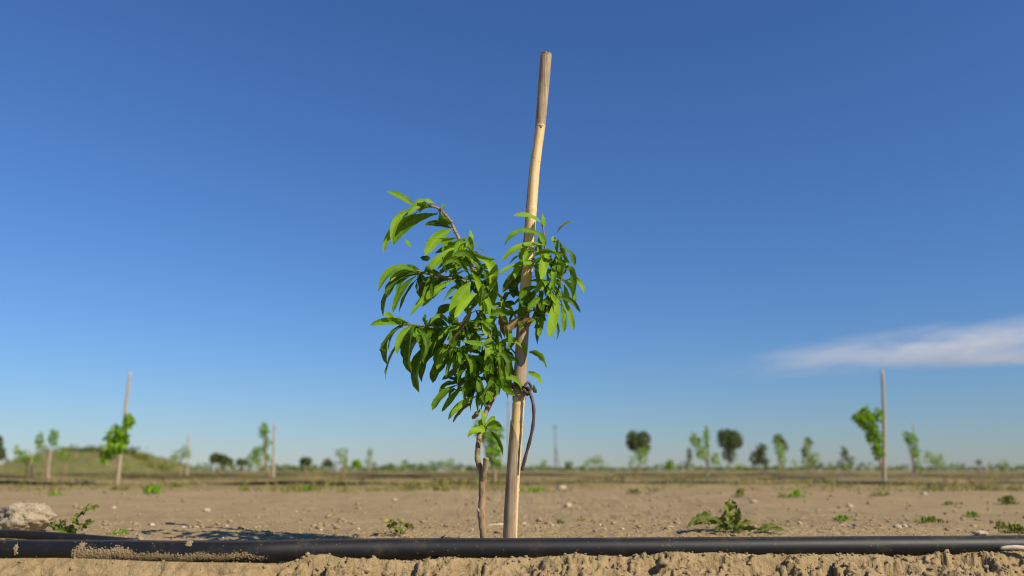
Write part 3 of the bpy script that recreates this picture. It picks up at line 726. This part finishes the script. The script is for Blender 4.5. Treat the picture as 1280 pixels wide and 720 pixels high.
make_sapling(1172, R4, [(1160,572,8,9,44),(1172,578,8,8,36),(1178,570,4,5,8)], 'low bushy sapling to the right of the slim upright one', tw=3)
make_stake(885, 534, 883, R3, 2.6, 'thin pale stake amid the light green sapling beside the dark round tree')
make_sapling(883, R3, [(883,547,4,15,38),(870,552,8,7,30),(877,566,9,9,40),(893,574,7,9,26),(866,545,4,4,8)], 'light green Y-shaped sapling left of the dark round tree', tw=3)
make_sapling(800, R4, [(801,572,9,11,60),(806,563,6,8,24),(790,576,5,9,12)], 'bright green sapling under the tree with a brownish crown', tw=3)
make_sapling(975, R4, [(974,563,7,11,60),(978,574,6,9,30),(972,551,4,5,10)], 'bright green upright sapling with a dark tip, right of the dark round tree', tw=3)
make_sapling(1014, R4, [(1008,558,5,10,26),(1018,572,8,8,30),(1006,580,6,7,20)], 'wispy sapling with two small tufts between the dark-tipped one and the right stake', tw=3)
make_sapling(430, R4, [(429,568,7,9,40),(421,566,5,5,10),(432,577,4,6,12)], 'small round-headed sapling left of centre in the third background row', tw=3)
make_sapling(462, R5, [(463,566,4,6,30),(460,577,5,8,30)], 'slender small sapling right of the round-headed one', tw=3)
make_sapling(748, R5, [(746,574,6,7,36),(738,578,6,6,22),(752,577,4,5,12)], 'pair-headed small sapling between the foreground stake and the brownish tree', tw=3)
make_sapling(733, R4+3, [(733,581,5,6,20)], 'small sapling left of the pair-headed one', tw=2)
make_sapling(680, R5, [(680,580,4,7,26)], 'small dark green sapling just right of the foreground stake', tw=3)
make_sapling(560, R5, [(563,578,6,6,30),(553,581,8,5,26)], 'low wide sapling left of the foreground stem', tw=3)
make_sapling(505, R5, [(505,580,4,6,18)], 'tiny faint sapling halfway between the round-headed sapling and the foreground stem', tw=2)
make_sapling(1256, R5+3, [(1256,580,5,5,22)], 'tiny sapling near the right edge above the horizon', tw=2)

# dull trees further back
def make_tree(bx, Y, blobs, label, cat='tree', n=1., name='small_tree', mat='leaf_olive', ll=.32):
    return make_sapling(bx, Y, blobs, label, n_per=n, leafm=mat, tw=2.6, group='trees behind the sapling rows', name=name, cat=cat, ll=ll)
make_tree(912, 62, [(911,550,16,13,520),(905,545,9,9,120),(920,552,9,10,130),(911,568,9,12,170)], 'dark round-topped tree standing alone on the horizon, right of centre')
make_tree(800, 58, [(791,550,8,12,240),(804,550,9,11,240),(797,558,9,9,120),(808,560,5,7,50)], 'dark tree with a brownish crown on the horizon, right of the foreground stake')
make_tree(950, 52, [(952,561,6,7,60),(947,573,9,10,110),(956,576,5,9,50)], 'dull thin-crowned tree between the round tree and the bright upright sapling', mat='leaf_olive')
make_tree(975, 56, [(973,550,6,8,100),(981,558,4,8,40)], 'dark narrow tree rising behind the bright upright sapling')
make_tree(1010, 56, [(1010,553,5,7,46),(1006,566,5,8,44),(1014,576,5,7,30)], 'faint narrow tree behind the wispy sapling')
make_tree(1057, 60, [(1056,567,5,9,60),(1062,577,6,6,36),(1050,580,5,5,20)], 'faint small tree left of the tall straight stake')
make_tree(862, 60, [(862,570,3,10,44),(858,580,4,6,20)], 'faint thin tree left of the light green sapling')
make_tree(0, 42, [(-3,556,7,13,160),(0,568,6,8,70)], 'dark tree cut by the left edge of the picture')
make_tree(274, 44, [(270,573,8,6,120),(281,575,7,6,100),(287,578,5,5,40)], 'dark wide bush right of the hill')
make_tree(381, 46, [(381,577,7,6,110)], 'dark round bush right of the two-tufted sapling')
make_tree(409, 52, [(409,579,6,5,80)], 'small dark bush left of the round-headed sapling')
make_tree(302, 50, [(303,578,7,4,70)], 'low dark bush just left of the two-tufted sapling')
make_tree(447, 50, [(446,580,5,5,70)], 'green bush between the round-headed sapling and the slender one', mat='leaf_far')
make_tree(1225, 75, [(1224,578,4,4,30)], 'tiny faint tree far off near the right edge')
make_tree(711, 60, [(711,582,5,5,44)], 'tiny dull bush right of the far pole')
make_tree(838, 60, [(838,581,5,6,40)], 'tiny green bush between the brownish tree and the light green sapling', mat='leaf_far')

# tiny far saplings, copies of a few kinds
protos = []
far_lab = 'tiny sapling, one of many low ones scattered in the farthest rows near the horizon'
def far_proto(seed):
    random.seed(seed)
    root = empty('young_sapling', (0,0,0), far_lab, 'sapling', 'tiny saplings in the farthest rows')
    hgt = random.uniform(.35, .75); mt = MB(); ml = MB()
    mt.tube(smooth_path([Vector((0,0,-.05)), Vector((.02,0,hgt*.5)), Vector((random.uniform(-.08,.08),0,hgt*.95))], 5), [.014]*11, 6)
    for b in range(3):
        c = Vector((random.uniform(-.14,.14), random.uniform(-.1,.1), hgt*random.uniform(.6, 1))); rx = random.uniform(.08,.15)
        mt.tube([Vector((0,0,hgt*.35)), c], [.008,.004], 5)
        for k in range(26):
            p = c+Vector((random.gauss(0, rx*.5), random.gauss(0, rx*.5), random.gauss(0, rx*.6)))
            an = random.uniform(0, 6.28); d = Vector((math.cos(an), math.sin(an), -random.uniform(0,1.2))).normalized(); L_ = random.uniform(.07,.12)
            ml.leaf(p, p+d*L_, L_*.32, .15, random.uniform(-1.2,1.2), .25, 0, random.random(), nseg=3)
    mt.build('trunk', M['bark'], root); ml.build('crown', M['leaf_far'], root); return root
for k in range(5): protos.append(far_proto(100+k))
random.seed(21)
used = set(); 
for j, r in enumerate(ROWS[3:]):
    ncol = int(r*.70/4)+1
    for c in range(-ncol, ncol+1):
        if random.random() < (.55 if r < 50 else .35): continue
        x = -.15+c*4.0+random.uniform(-.5,.5); px = 640+x/r*F
        if r < 40 and any(abs(px-q) < 22 for q in (462,748,680,560,505,733)): continue
        if -20 < px < 200 and r > 50: continue
        pr = random.choice(protos); s_ = random.uniform(.55, 1.0)
        if pr.name not in used: o = pr; used.add(pr.name); new = False
        else:
            o = pr.copy(); C.objects.link(o); new = True
        o.location = (x, r+random.uniform(-.3,.3), h1(x, r)); o.scale = (s_, s_, s_); o.rotation_euler.z = random.uniform(0, 6.28)
        if new:
            for ch in [q for q in pr.children]:
                d = ch.copy(); C.objects.link(d); d.parent = o
for pr in protos:
    if pr.name not in used:
        for ch in list(pr.children): bpy.data.objects.remove(ch)
        bpy.data.objects.remove(pr)

# far pole
root = empty('utility_pole', P(694, 587, 190), 'faint thin pole with a crossbar standing far off on the horizon', 'pole')
mb = MB(); b = P(694, 588, 190); t = P(694, 531, 190); mb.tube([b-Vector((0,0,1)), t], [.17,.10], 10); mb.build('mast', M['pole'], root)
mb = MB(); c = P(694, 534, 190); mb.tube([c+Vector((-.7,-.2,0)), c+Vector((.7,-.2,0))], .08, 6); mb.build('crossbar', M['pole'], root)
mb = MB(); mb.tube([b+Vector((1.2,0,-1)), P(694, 560, 190)+Vector((.15,0,0))], .10, 6); mb.build('strut', M['pole'], root)

# ------------------------------------------------------------------ hill on the left with its shrubs
def hillz(x, y):
    x = np.asarray(x, float); y = np.asarray(y, float)
    px = 640+x/60*F
    prof = np.interp(px, [-260,-60,10,35,60,75,100,130,165,185,205,230], [0,.4,.62,.85,1.15,1.75,1.84,1.80,1.74,1.2,.55,0])
    w = np.clip(1-((y-62)/9)**2, 0, 1)
    return (prof*.98*w**.7 + .16*w*fbm(x*.7, y*.7, 4)) - .25
mb = MB(); xs2 = np.linspace(-60, -22, 130); ys2 = np.linspace(53, 71, 50)
XX, YY = np.meshgrid(xs2, ys2); ZZ = hillz(XX, YY)
for a in range(50):
    for b in range(130): mb.v.append((XX[a,b], YY[a,b], ZZ[a,b])); mb.uv.append((0,0)); mb.t.append(.5)
for a in range(49):
    for b in range(129): i = a*130+b; mb.f.append((i, i+1, i+131, i+130))
tag(mb.build('hill', M['hill']), kind='structure')
random.seed(5)
def clump(name, ctrx, px_y, Y, rx, rz, n, mat, label, group, ll=.3):
    c = P(ctrx, px_y, Y); c.z = float(hillz(c.x, Y))+rz*.35; root = empty(name, (c.x, Y, float(hillz(c.x, Y))), label, 'shrub', group); mt = MB(); ml = MB()
    for k in range(6):
        mt.tube([Vector((c.x, Y, float(hillz(c.x, Y))-.1)), Vector((c.x+random.uniform(-rx, rx)*.8, Y+random.uniform(-.3,.3), c.z+random.uniform(0, rz)*.6))], [.04, .015], 5)
    for k in range(n):
        p = Vector((c.x+random.gauss(0, rx*.45), Y+random.gauss(0, rx*.4), c.z+random.gauss(0, rz*.4)))
        an = random.uniform(0, 6.28); d = Vector((math.cos(an), math.sin(an), random.uniform(-.8,.8))).normalized(); L_ = ll*random.uniform(.5,1.1)
        ml.leaf(p, p+d*L_, L_*.45, .1, random.uniform(-1.2,1.2), .2, 0, random.random(), nseg=3)
    mt.build('stem', M['bark'], root); ml.build('foliage', mat, root)
for i, (cx, cy, rx, rz, lab) in enumerate([(30,577,1.2,.35,'wide dull shrub low at the left foot of the hill'),(198,582,1.3,.35,'wide dull shrub at the right foot of the hill'),(112,574,.9,.35,'dull shrub on the middle of the hill slope'),(84,558,.9,.35,'dark green shrub at the left end of the hill top'),(104,558.5,.8,.25,'low green shrub on the middle of the hill top'),
        (126,558,.9,.40,'dark green shrub on the hill top behind the bushy sapling'),(160,563,.9,.35,'small shrub on the right shoulder of the hill'),(176,572,.8,.30,'yellowish shrub low on the right slope of the hill'),(60,571,.9,.3,'dull shrub low on the left slope of the hill')]):
    clump('hill_shrub', cx, cy, 60.5, rx, rz, 260, M['leaf_olive'] if i % 2 == 0 else M['leaf_weed'], lab, 'shrubs on the hill')

# distant vegetation line
mb = MB(); random.seed(9)
for i in range(8200):
    px = random.uniform(-320, 1600); Y = random.uniform(200, 380) if px > 620 or i % 3 else random.uniform(75, 200)
    dens = .5+.5*float(pn(px*.02, 3.3))
    hgt = (1.1+1.6*max(0, float(pn(px*.035, .7))))*(1.5 if px < 620 else 1.25 if px > 1030 else .9)
    if random.random() > dens+.25: continue
    x = (px-640)/F*Y; hgt *= min(1, Y/230); z = random.random()**1.3*hgt; L_ = random.uniform(.8, 1.5)*min(1, Y/230); an = random.uniform(0, 6.28)
    d = Vector((math.cos(an), math.sin(an)*.5, random.uniform(-.6,.6))).normalized(); p = Vector((x, Y, z))
    mb.leaf(p, p+d*L_, L_*.6, .1, random.uniform(-1,1), .2, 0, random.random(), nseg=3)
tag(mb.build('distant_scrub', M['leaf_scrub']), 'thin dark green line of far scrub along the horizon', 'scrub', kind='stuff')

# ------------------------------------------------------------------ dry grass in the field
mb = MB(); random.seed(31)
cnt = 0
while cnt < 5600:
    y = 6.6+ (random.random()**1.9)*62; x = random.uniform(-1,1)*(y*.72+2)
    ph = ((y-ROWS[0]+.15)/6.55) % 1.0; ph = min(ph, 1-ph)
    if random.random() > (1.0 if ph < .10 else .30)*(.12+1.6*max(0, float(pn(x*.9+4, y*.5)+.05))): continue
    z = h1(x, y); cnt += 1; tn = random.uniform(0,1); big = random.uniform(.6, 1.4)
    for k in range(random.randint(5, 9)):
        an = random.uniform(0, 6.28); L_ = random.uniform(.015, .055)*big; lean = random.uniform(.3, 1.6)
        b = Vector((x+random.gauss(0,.04)*big, y+random.gauss(0,.04)*big, z-.005))
        mb.leaf(b, b+Vector((math.cos(an)*lean*L_, math.sin(an)*lean*L_, L_)), .010*big, .1, random.uniform(-1,1), .2, 0, min(1, max(0, tn+random.uniform(-.2,.2))), nseg=3)
tag(mb.build('dry_grass', M['grass']), 'yellowish dry grass and low weeds growing in strips across the field', 'grass', kind='stuff')

# ------------------------------------------------------------------ weeds
random.seed(12)
def tuft(px, py, wpx, hpx, n, label, mat='leaf_weed', group='small weeds on the soil', leafw=.4, tint=None):
    g = G(px, py); m = pxm(g); root_z = g.z; mb = MB()
    for k in range(int(n*1.5)):
        an = random.uniform(0, 6.28); R = wpx*.5*m*random.uniform(.3, 1); hh = hpx*m*random.uniform(.25, 1)
        ox = random.gauss(0, wpx*.26*m); oy = random.gauss(0, wpx*.26*m); R *= .55; b = g+Vector((ox+math.cos(an)*R*.2, oy+math.sin(an)*R*.2, -.002)); t = g+Vector((ox+math.cos(an)*R, oy+math.sin(an)*R, hh*math.exp(-(ox/(wpx*.5*m))**2)))
        mid = b.lerp(t, random.uniform(.2,.6)); L_ = (t-mid).length
        mb.tube([g-Vector((0,0,.002)), b+Vector((0,0,.002)), mid], [.05*m+.0004, .0005+.05*m, .0004+.04*m], 4, cap=False)
        mb.leaf(mid, t, max(L_*leafw, m*2.2), random.uniform(.1,.35), random.uniform(-1,1), .25, 0, (tint if tint is not None else random.random())+random.uniform(-.15,.15), nseg=5, shape=1)
    o = mb.build('weed', M[mat], origin=g)
    return tag(o, label, 'weed', group)
tuft(192, 618, 26, 13, 46, 'bright green weed tuft on bare soil right of the leaning stake', 'leaf_far')
tuft(148, 613, 26, 7, 34, 'olive weed at the foot of the leaning stake')
tuft(68, 619, 20, 6, 30, 'flat bright green weed on bare soil above the pale clod', 'leaf_far')
tuft(222, 612, 18, 6, 24, 'dull small weed just right of the bright green tuft')
tuft(306, 613, 16, 8, 24, 'yellowish weed tuft below the thin two-tufted sapling')
tuft(386, 614, 36, 7, 46, 'wide flat green weed patch left of centre', 'leaf_far')
tuft(468, 614, 26, 5, 24, 'small flat weed right of the wide green patch')
tuft(515, 613, 30, 4, 24, 'faint flat weed halfway to the foreground stem')
tuft(552, 615, 22, 6, 28, 'yellow-green weed patch left of the foreground stem')
tuft(670, 614, 36, 7, 40, 'green weed patch just right of the foreground stake', 'leaf_far')
tuft(793, 617, 20, 8, 28, 'yellow-green weed tuft below the tree with the brownish crown')
tuft(925, 619, 10, 11, 22, 'small upright weed behind the big toothed weed')
tuft(996, 622, 20, 12, 30, 'green weed tuft right of the big toothed weed', 'leaf_far')
tuft(977, 622, 14, 7, 16, 'dull low weed beside the green tuft')
tuft(1100, 621, 24, 6, 26, 'flat yellowish weed below the tall straight stake')
tuft(1186, 630, 10, 7, 18, 'tiny olive weed on bare soil right of the tall stake')
tuft(1260, 631, 22, 12, 44, 'dark olive weed tuft near the right edge', tint=.2)
tuft(1162, 653, 30, 10, 46, 'low spreading green weed near the right, behind the pipe', tint=.35)
tuft(1052, 650, 20, 8, 30, 'small yellow-green weed behind the pipe, left of the low spreading one', 'leaf_far')
tuft(1214, 646, 16, 9, 26, 'small bright weed between the low spreading one and the right edge', 'leaf_far')
tuft(1252, 661, 18, 12, 34, 'pale green leafy weed just behind the pipe at the right edge', tint=.8)
tuft(1272, 666, 26, 14, 48, 'broad-leaved green weed cut by the right edge', tint=.45)
tuft(148, 668, 22, 8, 18, 'two tiny sprouts behind the muddy stretch of pipe', 'leaf_far', tint=.3)
tuft(700, 655, 10, 6, 14, 'tiny dark weed right of the foreground stake, among pebbles', tint=.1)
tuft(727, 650, 12, 5, 10, 'tiny brownish weed behind the white pebbles', tint=.9)

# leafy weed on the left
def fancy(name, origin_px, label, stems, leaves, mat='leaf_weed', Yp=None):
    g = G(*origin_px); root = empty(name, g, label, 'weed', 'small weeds on the soil'); ms = MB(); ml = MB(); Y0 = g.y
    for st in stems: 
        q = smooth_path([P(a, b, Y0+d) for a, b, d in st], 4); ms.tube(q, [pxm(g)*(1.0-.5*i/len(q)) for i in range(len(q))], 6)
    for (bx, by, tx, ty, w, arch, d, tint, shp) in leaves:
        b, t = P(bx, by, Y0+d), P(tx, ty, Y0+d+random.uniform(-.03,.02))
        ml.leaf(b, t, w*1.25*pxm(g), arch, random.uniform(-.7,.7), .3, random.uniform(-.4,.4), tint, nseg=26 if shp == 2 else 7, shape=shp, wave=.15 if shp < 2 else .5)
    ms.build('stem', M['twig'], root); ml.build('foliage', M[mat], root); return root
lv = []
ST = [[(84,671,0),(88,662,0),(94,652,-.01),(100,643,-.02),(110,637,-.03),(116,634,-.03)], [(84,671,0),(80,662,.01),(76,655,.02)], [(84,671,0),(92,664,.02),(104,658,.04),(113,655,.05)], [(84,671,0),(76,666,-.01),(68,658,-.01)]]
for st in ST:
    for i in range(1, len(st)):
        for k in range(5):
            x, y, d = st[i]; an = random.uniform(0, 6.28); L_ = random.uniform(5, 9)
            lv.append((x+random.uniform(-1,1), y+random.uniform(-1,1), x+math.cos(an)*L_, y+math.sin(an)*L_*.8, 4.2, .15, d+random.uniform(-.02,.02), random.choice([.3,.5,.75]), 1))
for k in range(16):
    an = random.uniform(2.6, 6.8); lv.append((85, 668, 85+math.cos(an)*random.uniform(10,15), 668+math.sin(an)*11, 4.5, .2, random.uniform(-.03,.03), random.choice([.2,.4,.6]), 1))
fancy('leafy_weed', (84,672), 'leafy green weed with a raised side stem beside the pale clod, behind the pipe', ST, lv)
lv = []
for k in range(44):
    cx, cy = random.choice([(488,652),(494,660),(500,664),(507,659),(514,660),(503,655),(490,658)]); an = random.uniform(0, 6.28); L_ = random.uniform(4,8)
    lv.append((cx, cy, cx+math.cos(an)*L_, cy+math.sin(an)*L_*.6, 4.5, .15, random.uniform(-.04,.04), random.choice([.1,.5,.9,1]), 1))
fancy('yellowing_weed', (500,669), 'yellow and green crumpled weed behind the pipe, left of the foreground stem', [[(500,669,0),(494,660,0),(485,648,0)], [(500,669,0),(508,662,0),(518,657,0)]], lv)
lv = [(912,655,912,622,13,.1,.0,.55,2),(916,652,904,630,11,.1,.02,.8,2),(918,655,924,634,8,-.1,-.01,.2,2),(914,660,884,652,9,.2,0,.3,2),(900,652,858,661,9,.25,-.01,.05,2),(896,655,866,657,8,.2,.02,.35,2),
      (915,662,892,663,9,.15,-.03,.0,2),(916,662,905,652,8,.2,-.03,.05,2),(918,662,948,656,7,.2,0,.7,2),(918,663,952,662,6,.1,-.02,.0,2),(922,661,940,652,6,.2,.02,.8,2),(916,664,930,665,7,.1,-.04,.1,2),
      (946,664,985,665,7,.12,-.02,.05,2),(948,664,975,660,6,.2,-.01,.3,2),(916,660,925,648,6,.1,0,.85,2),(912,658,900,646,6,.1,.01,.85,2),(921,636,914,624,5,0,-.02,.0,2),(924,645,918,633,5,0,-.02,.0,2)]
fancy('toothed_weed', (917,666), 'big toothed weed with a raised curled leaf and dark flat leaves behind the pipe', [[(917,666,0),(917,655,0),(916,645,0)], [(917,664,0),(930,660,0),(945,659,0)], [(945,666,-.02),(960,664,-.02)]], lv)

# ------------------------------------------------------------------ stones
def stone(px, py, r, label, mat='stone', group='pale stones on the soil', sc=(1.2,1,.7), name='pebble', sub=3, cat='stone', amp=.3):
    g = G(px, py); m = pxm(g); mb = MB(); r *= .66; mb.blob(g+Vector((0,0,r*m*.3)), r*m, sub, amp, sc)
    return tag(mb.build(name, M[mat], origin=g), label, cat, group)
# the pale clod on the left
g = G(18, 667); m = pxm(g); mb = MB(); V, Fc = ICO[5]; V = np.array(V)
nz = .26*fbm(V[:,0]*1.3+3, V[:,2]*1.3+V[:,1], 3)+.04*(1-2*np.abs(pn(V[:,0]*3.5+V[:,1]*2, V[:,2]*3.5)))+.045*fbm(V[:,0]*11+V[:,1]*5, V[:,2]*11, 4)
q = V*(1+nz)[:,None]*np.array([33*m, 24*m, 19*m])
mb.v = [(g.x+a-2*m, g.y+.05+b, g.z+18*m+c) for a, b, c in q]; mb.uv = [(0,0)]*len(q); mb.t = [.5]*len(q); mb.f = list(Fc)
tag(mb.build('earth_clod', M['rock'], origin=g), 'large pale crumbly clod of earth cut by the left edge, behind the pipe', 'clod')
for a in [(258,640,6,'round pale stone on bare soil, left of the sapling shadow'),(283,658,3,'small white pebble beside the shadow of the sapling'),(142,636,4,'pale round pebble on bare soil right of the leafy weed'),
          (1122,661,7,'largest white stone behind the pipe at the right'),(1131,659,5,'white stone touching the largest one at the right'),(1062,634,5,'pale angular stone on bare soil left of the tall straight stake'),(1051,657,4,'small flat white stone left of the largest white one'),
          (750,657,3.5,'white pebble right of the foreground stake'),(756,662,2.6,'small white pebble just below its neighbour'),(778,662,3.2,'white pebble between the foreground stake and the toothed weed'),(838,659,4,'flat white pebble left of the toothed weed'),
          (1000,656,3.5,'small white pebble right of the toothed weed'),(710,634,6,'wide pale stone on bare soil right of the foreground stake'),(702,613,8,'pale boulder-like stone in front of the first background row'),(655,655,5,'pale stone touching the foreground stake from behind'),
          (690,657,4,'pale stone right of the foreground stake beside a tiny weed'),(1155,619,5,'pale stone at the edge of the first background row'),(942,629,5,'pale clod behind the toothed weed'),(590,663,3,'small pale pebble left of the foreground stem'),
          (401,663,3,'pale pebble in the left half behind the pipe'),(448,662,2.8,'pale pebble left of the yellowing weed'),(229,660,4,'pale pebble left of the sapling shadow'),(190,657,4.5,'dull pale stone near the left sprouts'),(1225,668,9,'flat pale stone lying right behind the pipe at the right'),
          (493,626,4,'faint pale stone far behind the yellowing weed'),(370,640,2.5,'tiny pale pebble on the bare soil left of centre')]:
    stone(*a, sc=(1.5,1,.5) if 'flat' in a[3] else (1.2,1,.75))
mb = MB()
for i in range(420):
    y = 1.9+random.random()**1.2*1.1; x = random.uniform(-1,1)*(.66*y+.1); r = random.uniform(.001,.0032)
    mb.blob((x, y, h1(x,y)+r*.4), r, 1, .4, (1.2,1,.7))
tag(mb.build('gravel', M['stone']), 'tiny pale gravel scattered on the soil behind the pipe', 'gravel', kind='stuff')
# straw
mb = MB(); Yw = G(620, 657).y; mb.tube(smooth_path([P(607,659,Yw), P(612,656.5,Yw), P(625,655.5,Yw), P(640,655.5,Yw+.02)], 4), .0030, 8)
tag(mb.build('straw', M['straw'], origin=P(620,657,Yw)), 'pale dry straw lying between the foreground stem and the stake', 'straw')
mb = MB(); a = P(1250,685.5,1.655); b = P(1300,688,1.64); mb.tube(smooth_path([a, a.lerp(b,.4)+Vector((0,0,.003)), b], 5), [.002,.003,.004,.0042,.0045,.005,.005,.005,.005,.0045,.004], 10)
tag(mb.build('dry_stick', M['straw'], origin=a), 'pale dry piece of cane lying against the pipe at the right edge', 'stick')
mb = MB()
for (x, y, x2, y2) in ((551,672,557,669),(552,672.5,573,672.3)):
    Yq = float(np.interp(P(x,y,1.6).x, PXX, PYY))+.005; mb.tube([P(x,y,Yq), P(x2,y2,Yq)], .0015, 5)
tag(mb.build('dark_twig', M['tie'], origin=P(551,672,1.59)), 'small dark twig on top of the pipe left of the foreground stem', 'twig')

# ------------------------------------------------------------------ cloud
import bmesh
def cloud(name, p0, p1, wy, th, density, label):
    a, b = p0, p1; c = (a+b)/2; L_ = (b-a).length
    bm = bmesh.new(); bmesh.ops.create_icosphere(bm, subdivisions=4, radius=1); me = bpy.data.meshes.new(name); bm.to_mesh(me); bm.free()
    o = bpy.data.objects.new(name, me); C.objects.link(o); o.location = c; o.scale = (L_/2, wy, th)
    o.rotation_euler = (0, -math.atan2(b.z-a.z, b.x-a.x), 0)
    m, nt, out = newmat(name+'_vapour')
    tc = N(nt, 'ShaderNodeTexCoord'); 
    ln = N(nt, 'ShaderNodeVectorMath'); ln.operation = 'LENGTH'; L(nt, tc.outputs['Object'], ln.inputs[0])
    fall = maprange(nt, ln.outputs['Value'], .05, 1.0, 1, 0)
    mp = N(nt, 'ShaderNodeMapping'); mp.inputs['Scale'].default_value = (3.2, 1.0, 1.3); L(nt, tc.outputs['Object'], mp.inputs[0])
    n = noise(nt, 1.3, 7, .68, mp.outputs[0], .5)
    dn = mth(nt, 'MULTIPLY', mth(nt, 'MULTIPLY', maprange(nt, n.outputs[0], .36, .72), fall), density)
    v = N(nt, 'ShaderNodeVolumePrincipled'); v.inputs['Color'].default_value = (.92,.93,.96,1); L(nt, dn, v.inputs['Density']); v.inputs['Anisotropy'].default_value = 0.
    L(nt, v.outputs[0], out.inputs['Volume']); me.materials.append(m)
    tag(o, label, 'cloud', kind='stuff'); return o
YC = 3000
cloud('cloud', P(850, 467, YC), P(1600, 388, YC), 300, 98, .0080, 'thin pale streak of cloud low in the sky at the right')
cloud('cloud', P(1130, 456, YC), P(1600, 428, YC), 220, 40, .0160, 'fainter small wisp of cloud below the large streak at the right edge')

# ------------------------------------------------------------------ light, world, camera
SUN = Vector((.79*math.cos(math.radians(36.6)), -.613*math.cos(math.radians(36.6)), math.sin(math.radians(36.6)))).normalized()
sl = bpy.data.lights.new('sun', 'SUN'); sl.energy = 4.6; sl.angle = math.radians(.53); sl.color = (1.0, .89, .70)
so = bpy.data.objects.new('sun', sl); C.objects.link(so); so.rotation_euler = SUN.to_track_quat('Z', 'Y').to_euler()
w = bpy.data.worlds.new('World'); bpy.context.scene.world = w; w.use_nodes = True; nt = w.node_tree; nt.nodes.clear()
sky = nt.nodes.new('ShaderNodeTexSky'); sky.sky_type = 'NISHITA'; sky.sun_disc = False
sky.sun_elevation = math.radians(36.6); sky.sun_rotation = math.atan2(SUN.x, SUN.y)
sky.altitude = 0; sky.air_density = 1.4; sky.dust_density = 0; sky.ozone_density = 10
bg = nt.nodes.new('ShaderNodeBackground'); bg.inputs[1].default_value = .085
ow = nt.nodes.new('ShaderNodeOutputWorld'); gm = nt.nodes.new('ShaderNodeGamma'); gm.inputs[1].default_value = 1.0
tn = nt.nodes.new('ShaderNodeMix'); tn.data_type = 'RGBA'; tn.blend_type = 'MULTIPLY'; tn.inputs[0].default_value = 1; tn.inputs[7].default_value = (.655, .765, .98, 1)
nt.links.new(sky.outputs[0], gm.inputs[0]); nt.links.new(gm.outputs[0], tn.inputs[6]); nt.links.new(tn.outputs[2], bg.inputs[0]); nt.links.new(bg.outputs[0], ow.inputs[0])
cam = bpy.data.cameras.new('camera'); co = bpy.data.objects.new('camera', cam); C.objects.link(co)
co.location = (0, 0, CAMH); co.rotation_euler = (math.radians(90)+PITCH, 0, 0)
cam.sensor_width = 36; cam.lens = F/1280*36; cam.clip_start = .02; cam.clip_end = 20000
cam.dof.use_dof = True; cam.dof.focus_distance = 1.68; cam.dof.aperture_fstop = 2.7
sc = bpy.context.scene; sc.camera = co
sc.render.engine = 'CYCLES'
sc.view_settings.view_transform = 'Standard'; sc.view_settings.look = 'None'; sc.view_settings.exposure = 0.35; sc.view_settings.gamma = 1
sc.cycles.filter_width = 1.15; sc.cycles.max_bounces = 8; sc.cycles.transparent_max_bounces = 8; sc.cycles.volume_bounces = 2
